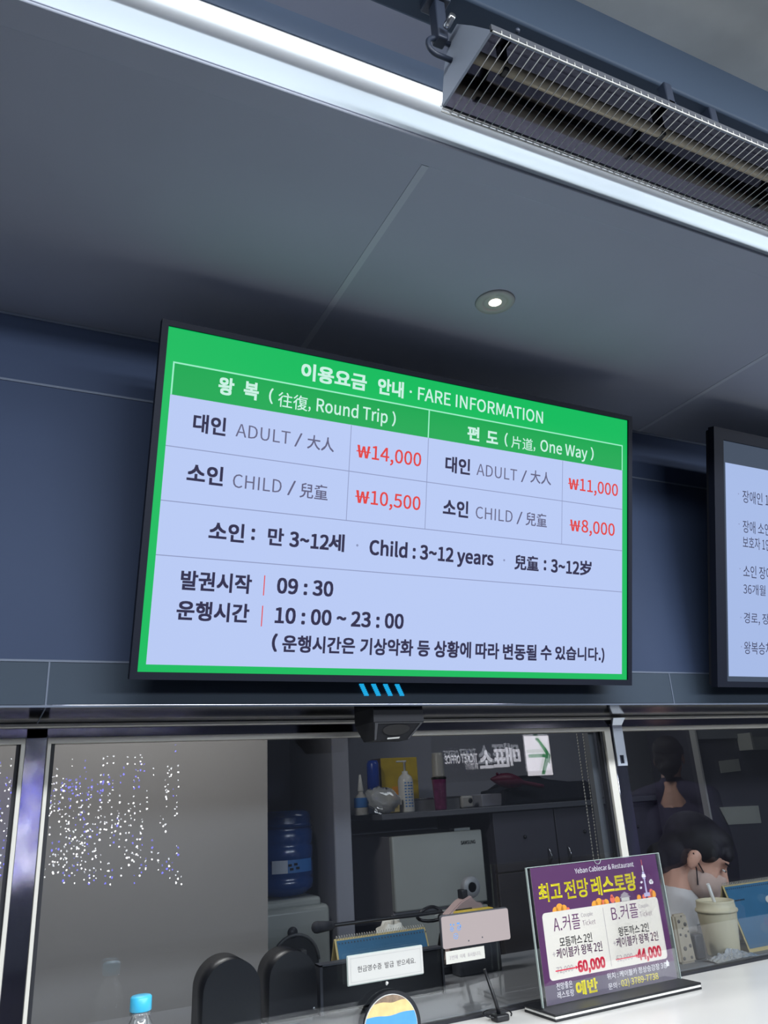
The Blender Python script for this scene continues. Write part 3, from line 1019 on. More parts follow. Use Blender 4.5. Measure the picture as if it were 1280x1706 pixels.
W_, H_ = gx1 - gx0, gz1 - gz0
for a0, c0, a1, c1 in ((.006, .005, W_ - .006, .0056), (.006, H_ - .0062, W_ - .006, H_ - .0056), (.006, .005, .0066, H_ - .0056), (W_ - .0066, .005, W_ - .006, H_ - .0056)):
    b.poly([np_(a0, c1), np_(a1, c1), np_(a1, c0), np_(a0, c0)], 1)
for s_, u0, u1 in (('현금영수증', .020, .069), ('발급', .0755, .094), ('받으세요.', .101, .140)):
    write(b, s_, u0, u1, .0290, .0100, 2, np_, 'K', 0)
b.build('notice_card', ['notice', 'p_lgrey', 'p_black'], t, True, False)
b = MB().lathe([(0, -0.004), (0.0022, -0.0035), (0.0026, 0)], (0.700, 1.4985, 1.1765), 12, 0, 'y').ball((0.700, 1.4985, 1.1755), (.0025, .002, .0035))
b.build('fixing_knob', 'white', t, True)

# pale pink tablet above a paper strip
gx0, gx1, gz0, gz1 = 0.825, 0.981, 1.216, 1.2722
t = thing('tablet', 'pale pink rounded tablet with blue icons on the middle ticket glass', 'tablet', ((gx0 + gx1) / 2, 1.5, gz0))


def rrect(x0, x1, z0, z1, r):
    pts = []
    for cx, cz, a0 in ((x1 - r, z1 - r, 0), (x0 + r, z1 - r, 90), (x0 + r, z0 + r, 180), (x1 - r, z0 + r, 270)):
        for k in range(6):
            a = R(a0 + 18 * k)
            pts.append((cx + r * math.cos(a), cz + r * math.sin(a)))
    return pts


MB().prism(rrect(gx0 - .0015, gx1 + .0005, gz0 - .0005, gz1 + .002, .005), 'y', 1.4990, 1.5055).build('body', 'dgrey', t, True)
b = MB().prism(rrect(gx0, gx1, gz0, gz1, .004), 'y', 1.4975, 1.4992)


def kp(u, v):
    return (gx0 + u, 1.4971, gz1 - v)


def ring(mb, u, v, ra, rb, mi, fn):
    for k in range(16):
        a, c = 2 * PI * k / 16, 2 * PI * (k + 1) / 16
        mb.poly([fn(u + ra * math.cos(a), v - ra * math.sin(a)), fn(u + rb * math.cos(a), v - rb * math.sin(a)), fn(u + rb * math.cos(c), v - rb * math.sin(c)), fn(u + ra * math.cos(c), v - ra * math.sin(c))], mi)


for u, v, r in ((.0215, .0235, .0042), (.0375, .0235, .0042), (.029, .0365, .0052)):
    ring(b, u, v, r - .0010, r, 1, kp)
    b.poly([kp(u - .0016, v + .001), kp(u + .0016, v + .001), kp(u + .0016, v - .0012), kp(u - .0016, v - .0012)], 1)
for u, v, w_, h_ in ((.018, .0140, .003, .003), (.0245, .0148, .003, .003), (.0335, .0135, .0065, .003), (.0405, .0175, .002, .005)):
    b.poly([kp(u, v + h_), kp(u + w_, v + h_), kp(u + w_, v), kp(u, v)], 1)
for u, v in ((.056, .0465), (.088, .0440)):
    b.poly([kp(u, v + .0026), kp(u + .003, v + .0026), kp(u + .0026, v), kp(u + .0004, v)], 2)
b.build('touch_screen', ['pinkscreen', 'p_blue', 'dgrey'], t, True, False)
gx0, gx1, gz0, gz1 = 0.8335, 0.9220, 1.188, 1.2097
b = MB().box(gx0, gx1, 1.5060, 1.5072, gz0, gz1)


def pp_(u, v):
    return (gx0 + u, 1.5057, gz1 - v)


for s_, u0, u1 in (('1번에', .008, .026), ('이제', .032, .043), ('표시됩니다.', .049, .080)):
    write(b, s_, u0, u1, .0150, .0075, 1, pp_, 'K', 0)
o = b.build('paper_strip', ['paper', 'p_grey'])
tag(o, 'narrow white paper strip with grey writing taped under the pink tablet', 'paper')

# round beach picture card standing on the counter against the glass
t = thing('picture_card', 'round-topped beach picture card at the foot of the glass under the receipt notice', 'card', (0.704, 1.4965, CT))
cr_, cz_ = 0.054, 0.0135


def arch(r, dx=0.0):
    a0 = -math.asin(min(1, cz_ / r))
    n_ = 40
    return [(dx + r * math.cos(a0 + (PI - 2 * a0) * k / n_), max(0.0, cz_ + r * math.sin(a0 + (PI - 2 * a0) * k / n_))) for k in range(n_ + 1)]


MB().prism(arch(cr_), 'y', 0.0, 0.0025).build('card_body', 'white', t)
MB().prism(arch(cr_ + .0045, .004), 'y', 0.0027, 0.0075).build('dark_rim', 'rubber', t)
b = MB()


def band(z0, z1, mi, wav=0.0018):
    rows = []
    N = 6
    for r_ in range(N + 1):
        z = z0 + (z1 - z0) * r_ / N
        xl = math.sqrt(max(1e-7, (cr_ - .0008) ** 2 - z * z))
        row = []
        for k in range(25):
            f = k / 24
            wv = 0
            if r_ == 0 and z0 > -.01 or r_ == N and z1 < .05:
                zz = z0 if r_ == 0 else z1
                wv = wav * math.sin(f * 8 + zz * 900) * math.sin(f * PI)
            row.append(b.bm.verts.new((-xl + 2 * xl * f, -0.0004, cz_ + z + wv)))
        rows.append(row)
    for r_ in range(N):
        for k in range(24):
            b.bm.faces.new((rows[r_][k], rows[r_][k + 1], rows[r_ + 1][k + 1], rows[r_ + 1][k])).material_index = mi


band(0.042, 0.0528, 2)
band(0.022, 0.042, 1)
band(-0.004, 0.022, 0)
band(-0.0132, -0.004, 3)
b.build('beach_picture', ['sea', 'sand', 'stone', 'sea2'], t, False, False)

# black rod aerial with cable
t = thing('gooseneck_stand', 'thin black rod on a small base beside the purple sign', 'stand', (0.915, 1.462, CT))
b = MB().box(-0.013, 0.016, -0.012, 0.012, 0, 0.012, 0, 0.003)
b.build('base', 'black', t)
b = MB().tube([(0.0, 0, 0.01), (-0.004, 0.001, 0.03), (-0.021, 0.004, 0.088)], [0.0038, 0.0034, 0.0030], 10)
b.build('rod', 'black', t)
pts = []
for k in range(22):
    a = -0.6 + k / 21 * 5.2
    pts.append((0.004 + 0.030 * math.cos(a), 0.012 + 0.016 * math.sin(a), 0.004 + 0.010 * math.sin(k / 21 * PI)))
b = MB().tube(pts, 0.0016, 6)
b.build('cable', 'black', t)

# =================================================================== INSIDE, NEAR THE GLASS
SPK = 'pair of black desktop speakers inside the window'


def speaker(cx, y, w, top, label):
    t = thing('desktop_speaker', label, 'speaker', (cx, y, CT), (0, 0, 0), SPK)
    h = top - CT
    pts = [(-w / 2, 0.006)]
    for k in range(19):
        a = PI - PI * k / 18
        pts.append((w / 2 * 0.97 * math.cos(a), h - w * 0.48 + w * 0.48 * math.sin(a)))
    pts.append((w / 2, 0.006))
    b = MB().prism(pts, 'y', 0.0, 0.085, 0, True)
    b.build('cabinet', 'black', t)
    MB().prism([(x * 0.9, 0.006 + (z - 0.006) * 0.95) for x, z in pts], 'y', 0.085, 0.088).build('front_grille', 'blackm', t)
    MB().box(-w * .4, w * .4, 0.004, 0.08, 0, 0.007).build('foot', 'dgrey', t)
    MB().lathe([(0, -0.002), (0.003, -0.002), (0.003, 0.001)], (w * .42, 0, 0.02), 10, 0, 'y').build('cable_socket', 'silver', t)


q = at(388, 1598, 1.60)
speaker(at(387, 1660, 1.60).x, 1.60, 0.110, q.z, 'left black round-topped speaker behind the glass, in front of the pale partition')
q = at(488, 1585, 1.70)
speaker(at(489, 1650, 1.70).x, 1.70, 0.102, q.z, 'black round-topped speaker standing in front of the water cooler')

# black display back
dx0, dx1, dzt = at(537, 1640, 1.70).x, at(738, 1620, 1.70).x, at(640, 1594, 1.70).z
t = thing('counter_display', 'low black display on a desk behind the white receipt notice', 'monitor', ((dx0 + dx1) / 2, 1.71, CT))
MB().box(dx0, dx1, 1.702, 1.722, CT + .006, dzt, 0, 0.003).build('panel', 'black', t, True)
b = MB()
b.box(dx0 - .005, dx0 + .0008, 1.698, 1.726, CT + .004, dzt + .002)
b.box(dx0 - .005, dx1 + .003, 1.698, 1.726, dzt - .001, dzt + .0025)
b.box(dx1 - .001, dx1 + .003, 1.698, 1.726, CT + .004, dzt + .002)
b.build('frame', 'dgrey', t, True)
MB().box(dx0 + .09, dx0 + .19, 1.695, 1.74, CT, CT + .006).build('stand', 'black', t, True)


def calendar(x0, x1, y, ztop, label, art):
    t = thing('desk_calendar', label, 'calendar', ((x0 + x1) / 2, y, CT), (0, 0, 0), 'teal desk calendars inside the windows')
    h = ztop - CT
    w = x1 - x0
    dp = 0.05
    b = MB().hexa([(-w / 2, -dp, 0), (w / 2, -dp, 0), (w / 2, -dp + .002, 0), (-w / 2, -dp + .002, 0), (-w / 2, -0.002, h), (w / 2, -0.002, h), (w / 2, 0, h), (-w / 2, 0, h)])
    b.build('front_board', 'tan', t)
    b = MB().hexa([(-w / 2, dp - .002, 0), (w / 2, dp - .002, 0), (w / 2, dp, 0), (-w / 2, dp, 0), (-w / 2, 0, h), (w / 2, 0, h), (w / 2, 0.002, h), (-w / 2, 0.002, h)])
    b.build('rear_board', 'tan', t)
    b = MB()

    def cp(u, v, d=0.0015):
        f = 1 - v / h
        return (-w / 2 + u, -dp + (dp - .002) * f - d, h * f)
    m = .004
    b.poly([cp(m, h - m * 2), cp(w - m, h - m * 2), cp(w - m, .003), cp(m, .003)], 0)
    for k in range(int(w / .0075)):
        u = .008 + k * .0075
        b.poly([cp(u, .010, .002), cp(u + .0024, .010, .002), cp(u + .0024, .007, .002), cp(u, .007, .002)], 3)
    if art:
        def el(cx, cy, rx, ry, mi, d):
            b.poly([cp(cx + rx * math.cos(-a * PI / 10), cy + ry * math.sin(-a * PI / 10), d) for a in range(20)], mi)
        el(w * .56, h * .74, .048, .016, 1, .002)
        el(w * .60, h * .64, .020, .018, 4, .0022)
        el(w * .50, h * .66, .011, .012, 5, .0024)
        el(w * .62, h * .42, .014, .030, 3, .0024)
        el(w * .58, h * .30, .020, .010, 2, .0026)
        for k in range(6):
            b.poly([cp(.02 + k * .006, h * .23 + .003, .002), cp(.024 + k * .006, h * .23 + .003, .002), cp(.024 + k * .006, h * .23, .002), cp(.02 + k * .006, h * .23, .002)], 3)
    b.build('page', ['teal', 'tan', 'paper', 'black', 'brown', 'p_red'], t, False, False)
    b = MB()
    n = int(w / .0062)
    for k in range(n):
        x = -w / 2 + .006 + k * .0062
        b.tube([(x + .0004 * math.cos(a), .0045 * math.cos(a), h + .0015 + .0045 * math.sin(a)) for a in [R(-40 + 32.5 * j) for j in range(9)]], .0006, 5)
    b.build('spiral_binding', 'wire', t)


calendar(0.722, 0.950, 1.81, 1.209, 'teal spiral desk calendar behind the white receipt notice', False)
calendar(1.728, 1.98, 1.63, 1.236, 'teal spiral desk calendar with island picture beside the coffee cup', True)

# coffee cup with straw
t = thing('coffee_cup', 'cream paper cup with a straw in front of the masked person', 'cup', (1.668, 1.605, CT))
b = MB().lathe([(0.0, 0.0), (0.036, 0.0), (0.038, 0.003), (0.047, 0.098), (0.0475, 0.1)], n=32)
b.build('cup_body', 'cup', t)
b = MB().lathe([(0.0495, 0.096), (0.051, 0.099), (0.050, 0.103), (0.0465, 0.105), (0.045, 0.118), (0.0455, 0.121), (0.043, 0.122), (0.042, 0.116), (0.0, 0.116)], n=32)
b.build('lid', 'cup', t)
b = MB().tube([(0.004, 0, 0.09), (-0.004, -0.002, 0.118), (-0.019, -0.006, 0.160)], 0.0042, 10)
b.build('straw', 'white', t)
b = MB()
ring(b, 0, 0, .0085, .0095, 0, lambda u, v: (0.026 + u * .8, -math.sqrt(max(1e-6, .0440 ** 2 - (0.026 + u * .8) ** 2)) - .0006, 0.058 - v))
for k in range(3):
    zz = 0.042 - k * 0.004
    b.poly([(0.020, -.0385, zz), (0.031, -.0315, zz), (0.031, -.0315, zz + .0015), (0.020, -.0385, zz + .0015)])
b.build('printed_mark', 'p_grey', t, False, False)

# crinkled clear wrap under the cup
b = MB()
bmesh.ops.create_grid(b.bm, x_segments=22, y_segments=14, size=0.5)
for v in b.bm.verts:
    x, y = v.co.x, v.co.y
    v.co = Vector((1.645 + x * 0.14, 1.565 + y * 0.05, CT + .0015 + 0.022 * math.exp(-(x * x + y * y) * 7) * random.uniform(.45, 1)))
bmesh.ops.solidify(b.bm, geom=list(b.bm.faces), thickness=0.0004)
o = b.build('plastic_wrap', 'bag')
tag(o, 'crinkled clear plastic wrap lying at the foot of the coffee cup', 'wrapper')

# beige dotted pouch leaning by the sign
t = thing('spotted_pouch', 'tall beige spotted pouch standing between purple sign and coffee cup', 'pouch', (1.535, 1.60, CT))
b = MB().hexa([(-.024, -.012, 0), (.026, -.012, 0), (.026, .014, 0), (-.024, .014, 0), (-.022, -.008, .105), (.020, -.008, .105), (.020, .008, .105), (-.022, .008, .105)])
bmesh.ops.bevel(b.bm, geom=list(b.bm.edges), offset=.005, segments=3, affect='EDGES')
b.build('cloth_body', 'dots', t)
b = MB()
for x, z, r in ((-.01, .09, .004), (.008, .082, .0045), (-.012, .062, .003), (.004, .058, .0035), (.012, .036, .004), (-.006, .032, .005), (-.014, .012, .004), (.010, .012, .0035), (0, .100, .002), (-.002, .074, .002), (.014, .066, .002)):
    b.lathe([(0, 0), (r, 0), (r, .001)], (x, -.0125 + .004 * z / .105 - .0006, z), 12, 0, 'y')
b.build('spots', 'dot', t)
b = MB().box(1.575, 1.605, 1.60, 1.618, CT, CT + .055, 0, .005)
o = b.build('card_holder', 'dgrey')
tag(o, 'dark grey small box between spotted pouch and coffee cup', 'box')

# gooseneck desk microphone
t = thing('desk_microphone', 'black gooseneck desk microphone reaching across above the teal calendar', 'microphone', (1.03, 1.87, CT))
g0, g1 = at(528, 1545, 1.86), at(560, 1541, 1.86)
b = MB().cap(g0, g1 - Vector((0.012, 0, 0)), 0.013, 0.0095)
b.build('foam_tip', 'blackm', t, True)
pts = [g1 - Vector((0.02, 0, 0)), at(620, 1533, 1.86), at(690, 1525, 1.865), at(735, 1519, 1.87), Vector((1.03, 1.88, 1.215)), Vector((1.05, 1.895, 1.17)), Vector((1.04, 1.90, CT + .02))]
sm = []
for i in range(len(pts) - 1):
    for k in range(6):
        sm.append(pts[i].lerp(pts[i + 1], k / 6))
sm.append(pts[-1])
b = MB().tube(sm, 0.0042, 8)
b.build('gooseneck', 'black', t, True)
b = MB().box(0.99, 1.09, 1.874, 1.930, CT, CT + .022, 0, .006)
b.build('base', 'black', t, True)

# tissue, tape dispenser, yellow packets, cable
b = MB()
c0 = at(652, 1546, 1.9)
b.ball((c0.x, 1.9, CT + .055), (.040, .035, .075), n=28)
for v in b.bm.verts:
    d = v.co - Vector((c0.x, 1.9, CT + .055))
    v.co += d * (0.16 * math.sin(v.co.x * 230) * math.cos(v.co.z * 190) + random.uniform(-.06, .10))
    v.co.z = max(v.co.z, CT)
o = b.build('crumpled_tissue', 'paper')
tag(o, 'crumpled white tissue bunched behind the teal calendar', 'tissue')
td = at(770, 1512, 1.925)
t = thing('tape_dispenser', 'pale pink tape dispenser with a grey ring in front of the fridge', 'tape dispenser', (td.x, 1.925, CT))
dz = td.z - CT
b = MB().prism([(-.055, 0), (.05, 0), (.052, dz + .008), (.030, dz + .010), (.02, dz + .028), (-.012, dz + .016), (-.052, dz - .012)], 'y', -.018, .018)
bmesh.ops.bevel(b.bm, geom=list(b.bm.edges), offset=.003, segments=2, affect='EDGES')
b.build('body', mat('pale_pink_plastic', (190, 164, 160), .5), t)
b = MB()
b.lathe([(.012, -.010), (.024, -.010), (.025, -.008), (.025, .008), (.024, .010), (.012, .010), (.012, -.010)], (.030, 0, dz + .045), 24, 0, 'y')
b.build('tape_roll', 'grey', t)
b = MB().box(-.03, .018, -.0195, -.018, dz - .004, dz + .0)
b.build('slot', 'black', t)
b = MB().box(-.004, .014, -.012, .012, dz + .02, dz + .042, 0, .003)
b.build('cutter', 'black', t)
yp = at(775, 1530, 1.86)
o = MB().box(yp.x - .045, yp.x + .075, 1.828, 1.866, CT, yp.z - .010, 0, .003).build('desk_organizer', 'dgrey')
tag(o, 'dark grey desk organizer box under the yellow packet', 'box')
o = MB().box(yp.x - .035, yp.x + .070, 1.832, 1.858, yp.z - .010, yp.z + .020, 0, .004).build('yellow_packet', 'yellow')
tag(o, 'yellow packet below the pale pink tape dispenser', 'packet')
t0 = at(722, 1522, 1.958)
pts = [Vector((t0.x + .035 * math.cos(a) - .01, 1.958 + .01 * math.sin(2 * a), t0.z + .016 * math.sin(a))) for a in [k * PI / 9 for k in range(19)]]
pts += [Vector((t0.x + .05, 1.958, t0.z - .01)), Vector((t0.x + .02, 1.962, t0.z - .05)), Vector((t0.x, 1.962, CT + .004))]
o = MB().tube(pts, .0042, 7).build('coiled_cable', 'black')
tag(o, 'black coiled cable beside the tape dispenser', 'cable')

# bead chain of the blind
t = thing('blind_chain', 'white double bead chain hanging inside the middle window', 'chain', (1.305, 1.585, 1.3))
for x0 in (1.290, 1.309):
    b = MB()
    z = 1.617
    k = 0
    while z > 1.20:
        xx = x0 + (0.004 if x0 > 1.3 else 0) * 0 + (-0.006 * (1.617 - z) / .4 if x0 > 1.3 else 0)
        b.ball((xx, 1.585, z), (.0017, .0017, .0026), n=6)
        z -= .0072
        k += 1
    b.tube([(x0, 1.585, 1.617), (x0 + (-.006 if x0 > 1.3 else 0), 1.585, 1.2)], .0005, 4)
    b.build('bead_strand', 'paper', t, True)

# =================================================================== BACK OF THE OFFICE
# water cooler
jx = at(490, 1420, 2.9).x
jz0, jz1 = at(490, 1500, 2.9).z, at(490, 1350, 2.9).z
t = thing('water_cooler', 'white water cooler with a big blue jug beside the pale partition', 'water cooler', (jx, 3.03, 0))
b = MB()
jr = 0.112
hh = jz1 - jz0
prof = [(0.05, 0), (0.085, 0.012), (jr - .004, 0.03), (jr, 0.045)]
for k in range(4):
    z = 0.06 + k * 0.055
    prof += [(jr, z), (jr - .005, z + .008), (jr, z + .016)]
prof += [(jr, hh - .06), (jr - .006, hh - .045), (jr - .002, hh - .03), (jr - .008, hh - .008), (jr - .03, hh), (0, hh)]
b.lathe([(r, z + jz0) for r, z in prof], (0, 0, 0), 40)
b.build('water_jug', 'jug', t)
b = MB()
for k in range(12):
    a0, a1 = R(-128 + k * 7.2), R(-128 + (k + 1) * 7.2)
    z0, z1 = at(490, 1455, 2.9).z, at(490, 1433, 2.9).z
    r = jr + .002
    b.poly([(r * math.cos(a0), r * math.sin(a0), z0), (r * math.cos(a1), r * math.sin(a1), z0), (r * math.cos(a1), r * math.sin(a1), z1), (r * math.cos(a0), r * math.sin(a0), z1)], 1 if k < 4 else 0)
for k, (a, z) in enumerate(((-95, .6), (-92, .3), (-84, .65), (-80, .35))):
    a = R(a)
    zz = z0 + (z1 - z0) * z
    b.box(r * math.cos(a) - .006, r * math.cos(a) + .006, r * math.sin(a) - .003, r * math.sin(a) - .001, zz - .004, zz + .004, 2)
b.build('jug_label', ['label_blue', 'label_white', 'navy'], t, False, False)
b = MB().box(-.115, .105, -.12, .14, jz0 - .03, jz0 + .004, 0, .012).box(-.14, .135, -.13, .15, 0.02, jz0 - .022, 0, .02, 3)
b.build('cabinet', 'fridge', t)
nz = at(512, 1560, 2.9).z
b = MB()
pts = [(-.085, nz - .16)] + [(-.085 + .085 * (1 - math.cos(k * PI / 12)), nz - .075 + .085 * math.sin(k * PI / 12)) for k in range(13)] + [(.085, nz - .16)]
b.prism(pts, 'y', -.132, -.128)
b.build('tap_niche', 'dgrey', t)
b = MB().tube([(k_[0], -.131, k_[1]) for k_ in pts[1:-1]], .006, 8)
b.build('niche_rim', 'grey', t)
b = MB().box(.008, .03, -.165, -.13, nz - .085, nz - .035, 0, .004)
b.build('tap', 'grey', t)
b = MB().lathe([(0, -.003), (.018, -.003), (.018, .001)], (-.01, -.131, jz0 - .10), 20, 0, 'y')
b.build('badge', 'dgrey', t)

# fridge
fx0, fx1, fy = 1.431, 1.843, 2.95
t = thing('fridge', 'pale two-door fridge under the dark shelf board', 'fridge', ((fx0 + fx1) / 2, fy + .2, 0))
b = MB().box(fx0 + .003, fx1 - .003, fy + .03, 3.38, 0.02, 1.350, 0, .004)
b.build('body', 'fridgeside', t, True)
d = MB().box(fx0, fx1, fy, fy + .03, 1.085, 1.352, 0, .006).build('freezer_door', 'fridge', t, True)
b = MB()
write(b, 'SAMSUNG', at(768, 1404, fy).x, at(792, 1402, fy).x, 1.5 - at(780, 1406, fy).z, .013, 0, lambda u, v: (u, fy - .0008, 1.5 - v), 'L', .01)
b.build('lettering', 'dgrey', d, True, False)
MB().box(fx0, fx1, fy, fy + .03, 0.08, 1.075, 0, .006).build('fridge_door', 'fridge', t, True)
MB().box(fx0 + .30, fx0 + .375, fy + .03, fy + .07, 1.352, 1.362).build('hinge_cover', 'fridge', t, True)

# shelf board over the fridge and cabinets
SZ = 1.437
o = MB().box(1.37, 4.3, 2.90, 3.39, SZ - .022, SZ, 0, .003).build('shelf_board', 'cabtop')
tag(o, 'long dark shelf board across fridge and cabinets', 'shelf')
cx = [1.885, 2.20, 2.50, 2.80]
for i in range(3):
    lab = ('dark cabinet right next to the fridge', 'dark cabinet second from the fridge', 'dark cabinet third from the fridge, behind the bead chain')[i]
    t = thing('cabinet', lab, 'cabinet', (cx[i], 2.93, 0), (0, 0, 0), 'dark cabinets under the shelf board')
    x0, x1 = cx[i], cx[i + 1] - .002
    MB().box(x0, x1, 2.945, 3.39, 0, SZ - .024).build('body', 'cab', t, True)
    d = MB().box(x0 + .002, x1 - .002, 2.925, 2.944, 0.03, 1.18, 0, .002).build('door', 'cab', t, True)
    hx = x1 - .05 if i == 0 else x0 + .05
    hz = at(873, 1430, 2.92).z
    pts = [(hx, 2.925, hz - .03)] + [(hx, 2.925 - .018 * math.sin(k * PI / 8), hz - .03 + .06 * k / 8) for k in range(1, 8)] + [(hx, 2.925, hz + .03)]
    MB().tube(pts, .0035, 8).build('handle', 'silver', d, True)
    d = MB().box(x0 + .002, x1 - .002, 2.925, 2.944, 1.185, SZ - .026, 0, .002).build('drawer', 'cab', t, True)
    MB().ball((x0 + .15, 2.922, 1.31), .008).build('knob', 'black', d, True)

# things on the shelf
def on(px, py, Y=2.95):
    p = at(px, py, Y)
    return p


def wpx(px0, px1, Y=2.95, py=1330):
    return at(px1, py, Y).x - at(px0, py, Y).x


G2 = 'bottles on the shelf board'
x = at(601, 1320, 2.97).x
t = thing('spray_bottle', 'small clear spray bottle with blue band at the left end of the shelf', 'bottle', (x, 2.97, SZ), (0, 0, 0), G2)
b = MB().lathe([(0, 0), (.026, 0), (.027, .004), (.027, .055), (.020, .072), (.010, .080), (.010, .09), (0, .09)], n=20)
b.build('bottle_body', 'pale', t)
MB().lathe([(.0275, .028), (.0278, .030), (.0278, .062), (.0275, .064)], n=20).build('label_band', 'label_blue', t)
MB().lathe([(.011, .088), (.012, .09), (.008, .12), (.004, .15), (0, .15)], n=14).build('spray_head', 'white', t)
x = at(622, 1295, 3.04).x
zt = at(622, 1267, 3.04).z - SZ
t = thing('blue_bottle', 'blue-capped bottle on the shelf behind the plastic bag', 'bottle', (x, 3.04, SZ), (0, 0, 0), G2)
MB().lathe([(0, 0), (.026, 0), (.027, .004), (.027, zt * .42), (.024, zt * .47), (0, zt * .47)], n=20).build('bottle_body', 'label_white', t)
MB().lathe([(.024, zt * .46), (.026, zt * .47), (.025, zt * .93), (.019, zt), (0, zt)], n=20).build('cap', 'blue', t)
x0, x1 = at(646, 1300, 3.08).x, at(697, 1300, 3.08).x
zt = at(670, 1262, 3.08).z
t = thing('carton', 'yellow carton with a dark side on the shelf behind the pump bottle', 'box', ((x0 + x1) / 2, 3.13, SZ))
b = MB().box(x0 - .03, x1, 3.08, 3.18, SZ, zt, 0, .002)
for f in b.bm.faces:
    if f.calc_center_median().x < x0 - .028:
        f.material_index = 1
b.build('carton_body', ['yellow', 'brown'], t, True)
MB().box(x0 + .02, x1 - .05, 3.0788, 3.080, SZ + .03, SZ + .10).build('printed_label', 'p_orange', t, True)
x = at(676, 1310, 2.97).x
zt = at(676, 1267, 2.97).z - SZ
t = thing('pump_bottle', 'white pump bottle with printed label in front of the yellow carton', 'bottle', (x, 2.97, SZ), (0, 0, 0), G2)
MB().lathe([(0, 0), (.030, 0), (.031, .004), (.031, zt * .60), (.026, zt * .68), (.012, zt * .74), (.012, zt * .79), (0, zt * .79)], n=24).build('bottle_body', 'white', t)
b = MB()
for k in range(9):
    z = .02 + k * .011
    for q in range(3):
        a0, a1 = R(-125 + q * 24), R(-125 + q * 24 + random.uniform(10, 20))
        r = .0318
        b.poly([(r * math.cos(a0), r * math.sin(a0), z), (r * math.cos(a1), r * math.sin(a1), z), (r * math.cos(a1), r * math.sin(a1), z + .005), (r * math.cos(a0), r * math.sin(a0), z + .005)])
b.build('printed_label', 'p_blue', t, False, False)
b = MB().lathe([(.005, zt * .78), (.005, zt * .96), (.009, zt * .97), (.009, zt), (0, zt)], n=12).box(-.036, .004, -.005, .005, zt * .965, zt, 0, .002)
b.build('pump_head', 'white', t)
# plastic bag with something inside
x = at(640, 1338, 2.94).x
b = MB()
b.ball((x, 2.945, SZ + .044), (.070, .035, .050), n=24)
for v in b.bm.verts:
    v.co += (v.co - Vector((x, 2.945, SZ + .04))) * random.uniform(-.10, .14)
    if v.co.x < x:
        v.co.z += .02 * (x - v.co.x) / .07
    v.co.z = max(v.co.z, SZ + .001)
t = thing('plastic_bag', 'crumpled see-through plastic bag on the shelf front above the fridge', 'bag', (x, 2.945, SZ))
b.build('bag_film', 'bag', t, True)
MB().box(x + .002, x + .062, 2.925, 2.96, SZ + .002, SZ + .036, 0, .004).build('wrapped_packet', 'tan', t, True)
# shallow silver tray
x0, x1 = at(671, 1345, 2.95).x, at(776, 1342, 2.95).x
t = thing('tray', 'shallow silver tray on the shelf behind the purple tumbler', 'tray', ((x0 + x1) / 2, 3.03, SZ))
b = MB()
b.box(x0, x1, 2.99, 3.066, SZ, SZ + .004)
b.box(x0, x1, 2.985, 2.991, SZ, SZ + .045)
b.box(x0, x1, 3.064, 3.07, SZ, SZ + .045)
b.box(x0, x0 + .006, 2.985, 3.07, SZ, SZ + .045)
b.box(x1 - .006, x1, 2.985, 3.07, SZ, SZ + .045)
b.build('tray_body', 'grey', t, True)
b = MB().tube([(x0, 2.985, SZ + .046), (x1, 2.985, SZ + .046), (x1, 3.07, SZ + .046), (x0, 3.07, SZ + .046), (x0, 2.985, SZ + .046)], .003, 8)
b.build('rolled_rim', 'silver', t, True)
# purple tumbler
x = at(733, 1320, 2.94).x
zt = at(733, 1254, 2.94).z - SZ
t = thing('tumbler', 'purple tumbler with a tall pale lid standing on the shelf edge', 'tumbler', (x, 2.94, SZ))
MB().lathe([(0, 0), (.022, 0), (.024, .004), (.029, zt * .52), (.030, zt * .54), (0, zt * .54)], n=24).build('cup_body', 'purple_t', t)
MB().lathe([(.030, zt * .53), (.031, zt * .535), (.031, zt * .56), (.029, zt * .57)], n=24).build('collar', 'black', t)
MB().lathe([(.027, zt * .565), (.025, zt * .60), (.024, zt * .90), (.022, zt * .93), (.022, zt * .985), (.018, zt), (0, zt)], n=24).build('lid', 'pale', t)
# small tape roll holder
x = at(784, 1334, 2.96).x
t = thing('tape_holder', 'small pale tape holder with a dark hole right of the tumbler', 'tape holder', (x, 2.97, SZ))
MB().box(-.035, .022, 0, .03, 0, .048, 0, .008).build('body', 'pale', t)
MB().lathe([(0, -.001), (.010, -.001), (.010, .002)], (.006, 0, .028), 16, 0, 'y').build('hole', 'black', t)
# pale block, dark bag, maroon brush
x0, x1 = at(803, 1330, 2.98).x, at(837, 1330, 2.98).x
o = MB().box(x0, x1, 2.98, 3.10, SZ, SZ + .050, 0, .004).build('tissue_box', 'owall')
tag(o, 'small pale box on the shelf left of the dark cloth bag', 'box')
x0, x1 = at(838, 1322, 2.96).x, at(990, 1322, 2.96).x
b = MB()
n = 20
for k in range(n):
    pass
prof = [(x0, SZ), (x0 + .01, SZ + .06), (x0 + .10, SZ + .075), (x0 + .14, SZ + .115), (x0 + .19, SZ + .118), (x0 + .25, SZ + .082), (x1 - .03, SZ + .082), (x1, SZ + .065), (x1 + .002, SZ)]
b.prism(prof, 'y', 2.96, 3.16, 0, True)
bmesh.ops.bevel(b.bm, geom=[e for e in b.bm.edges if abs(e.verts[0].co.y - e.verts[1].co.y) < 1e-4], offset=.012, segments=3, affect='EDGES')
o = b.build('cloth_bag', 'navy')
tag(o, 'long folded dark navy bag lying on the shelf board', 'bag')
h0, h1 = at(818, 1298, 2.93), at(905, 1310, 2.93)
t = thing('hair_brush', 'maroon paddle brush lying on the dark navy bag', 'brush', (h0.x, 2.93, h0.z))
b = MB()
pts = []
rad = []
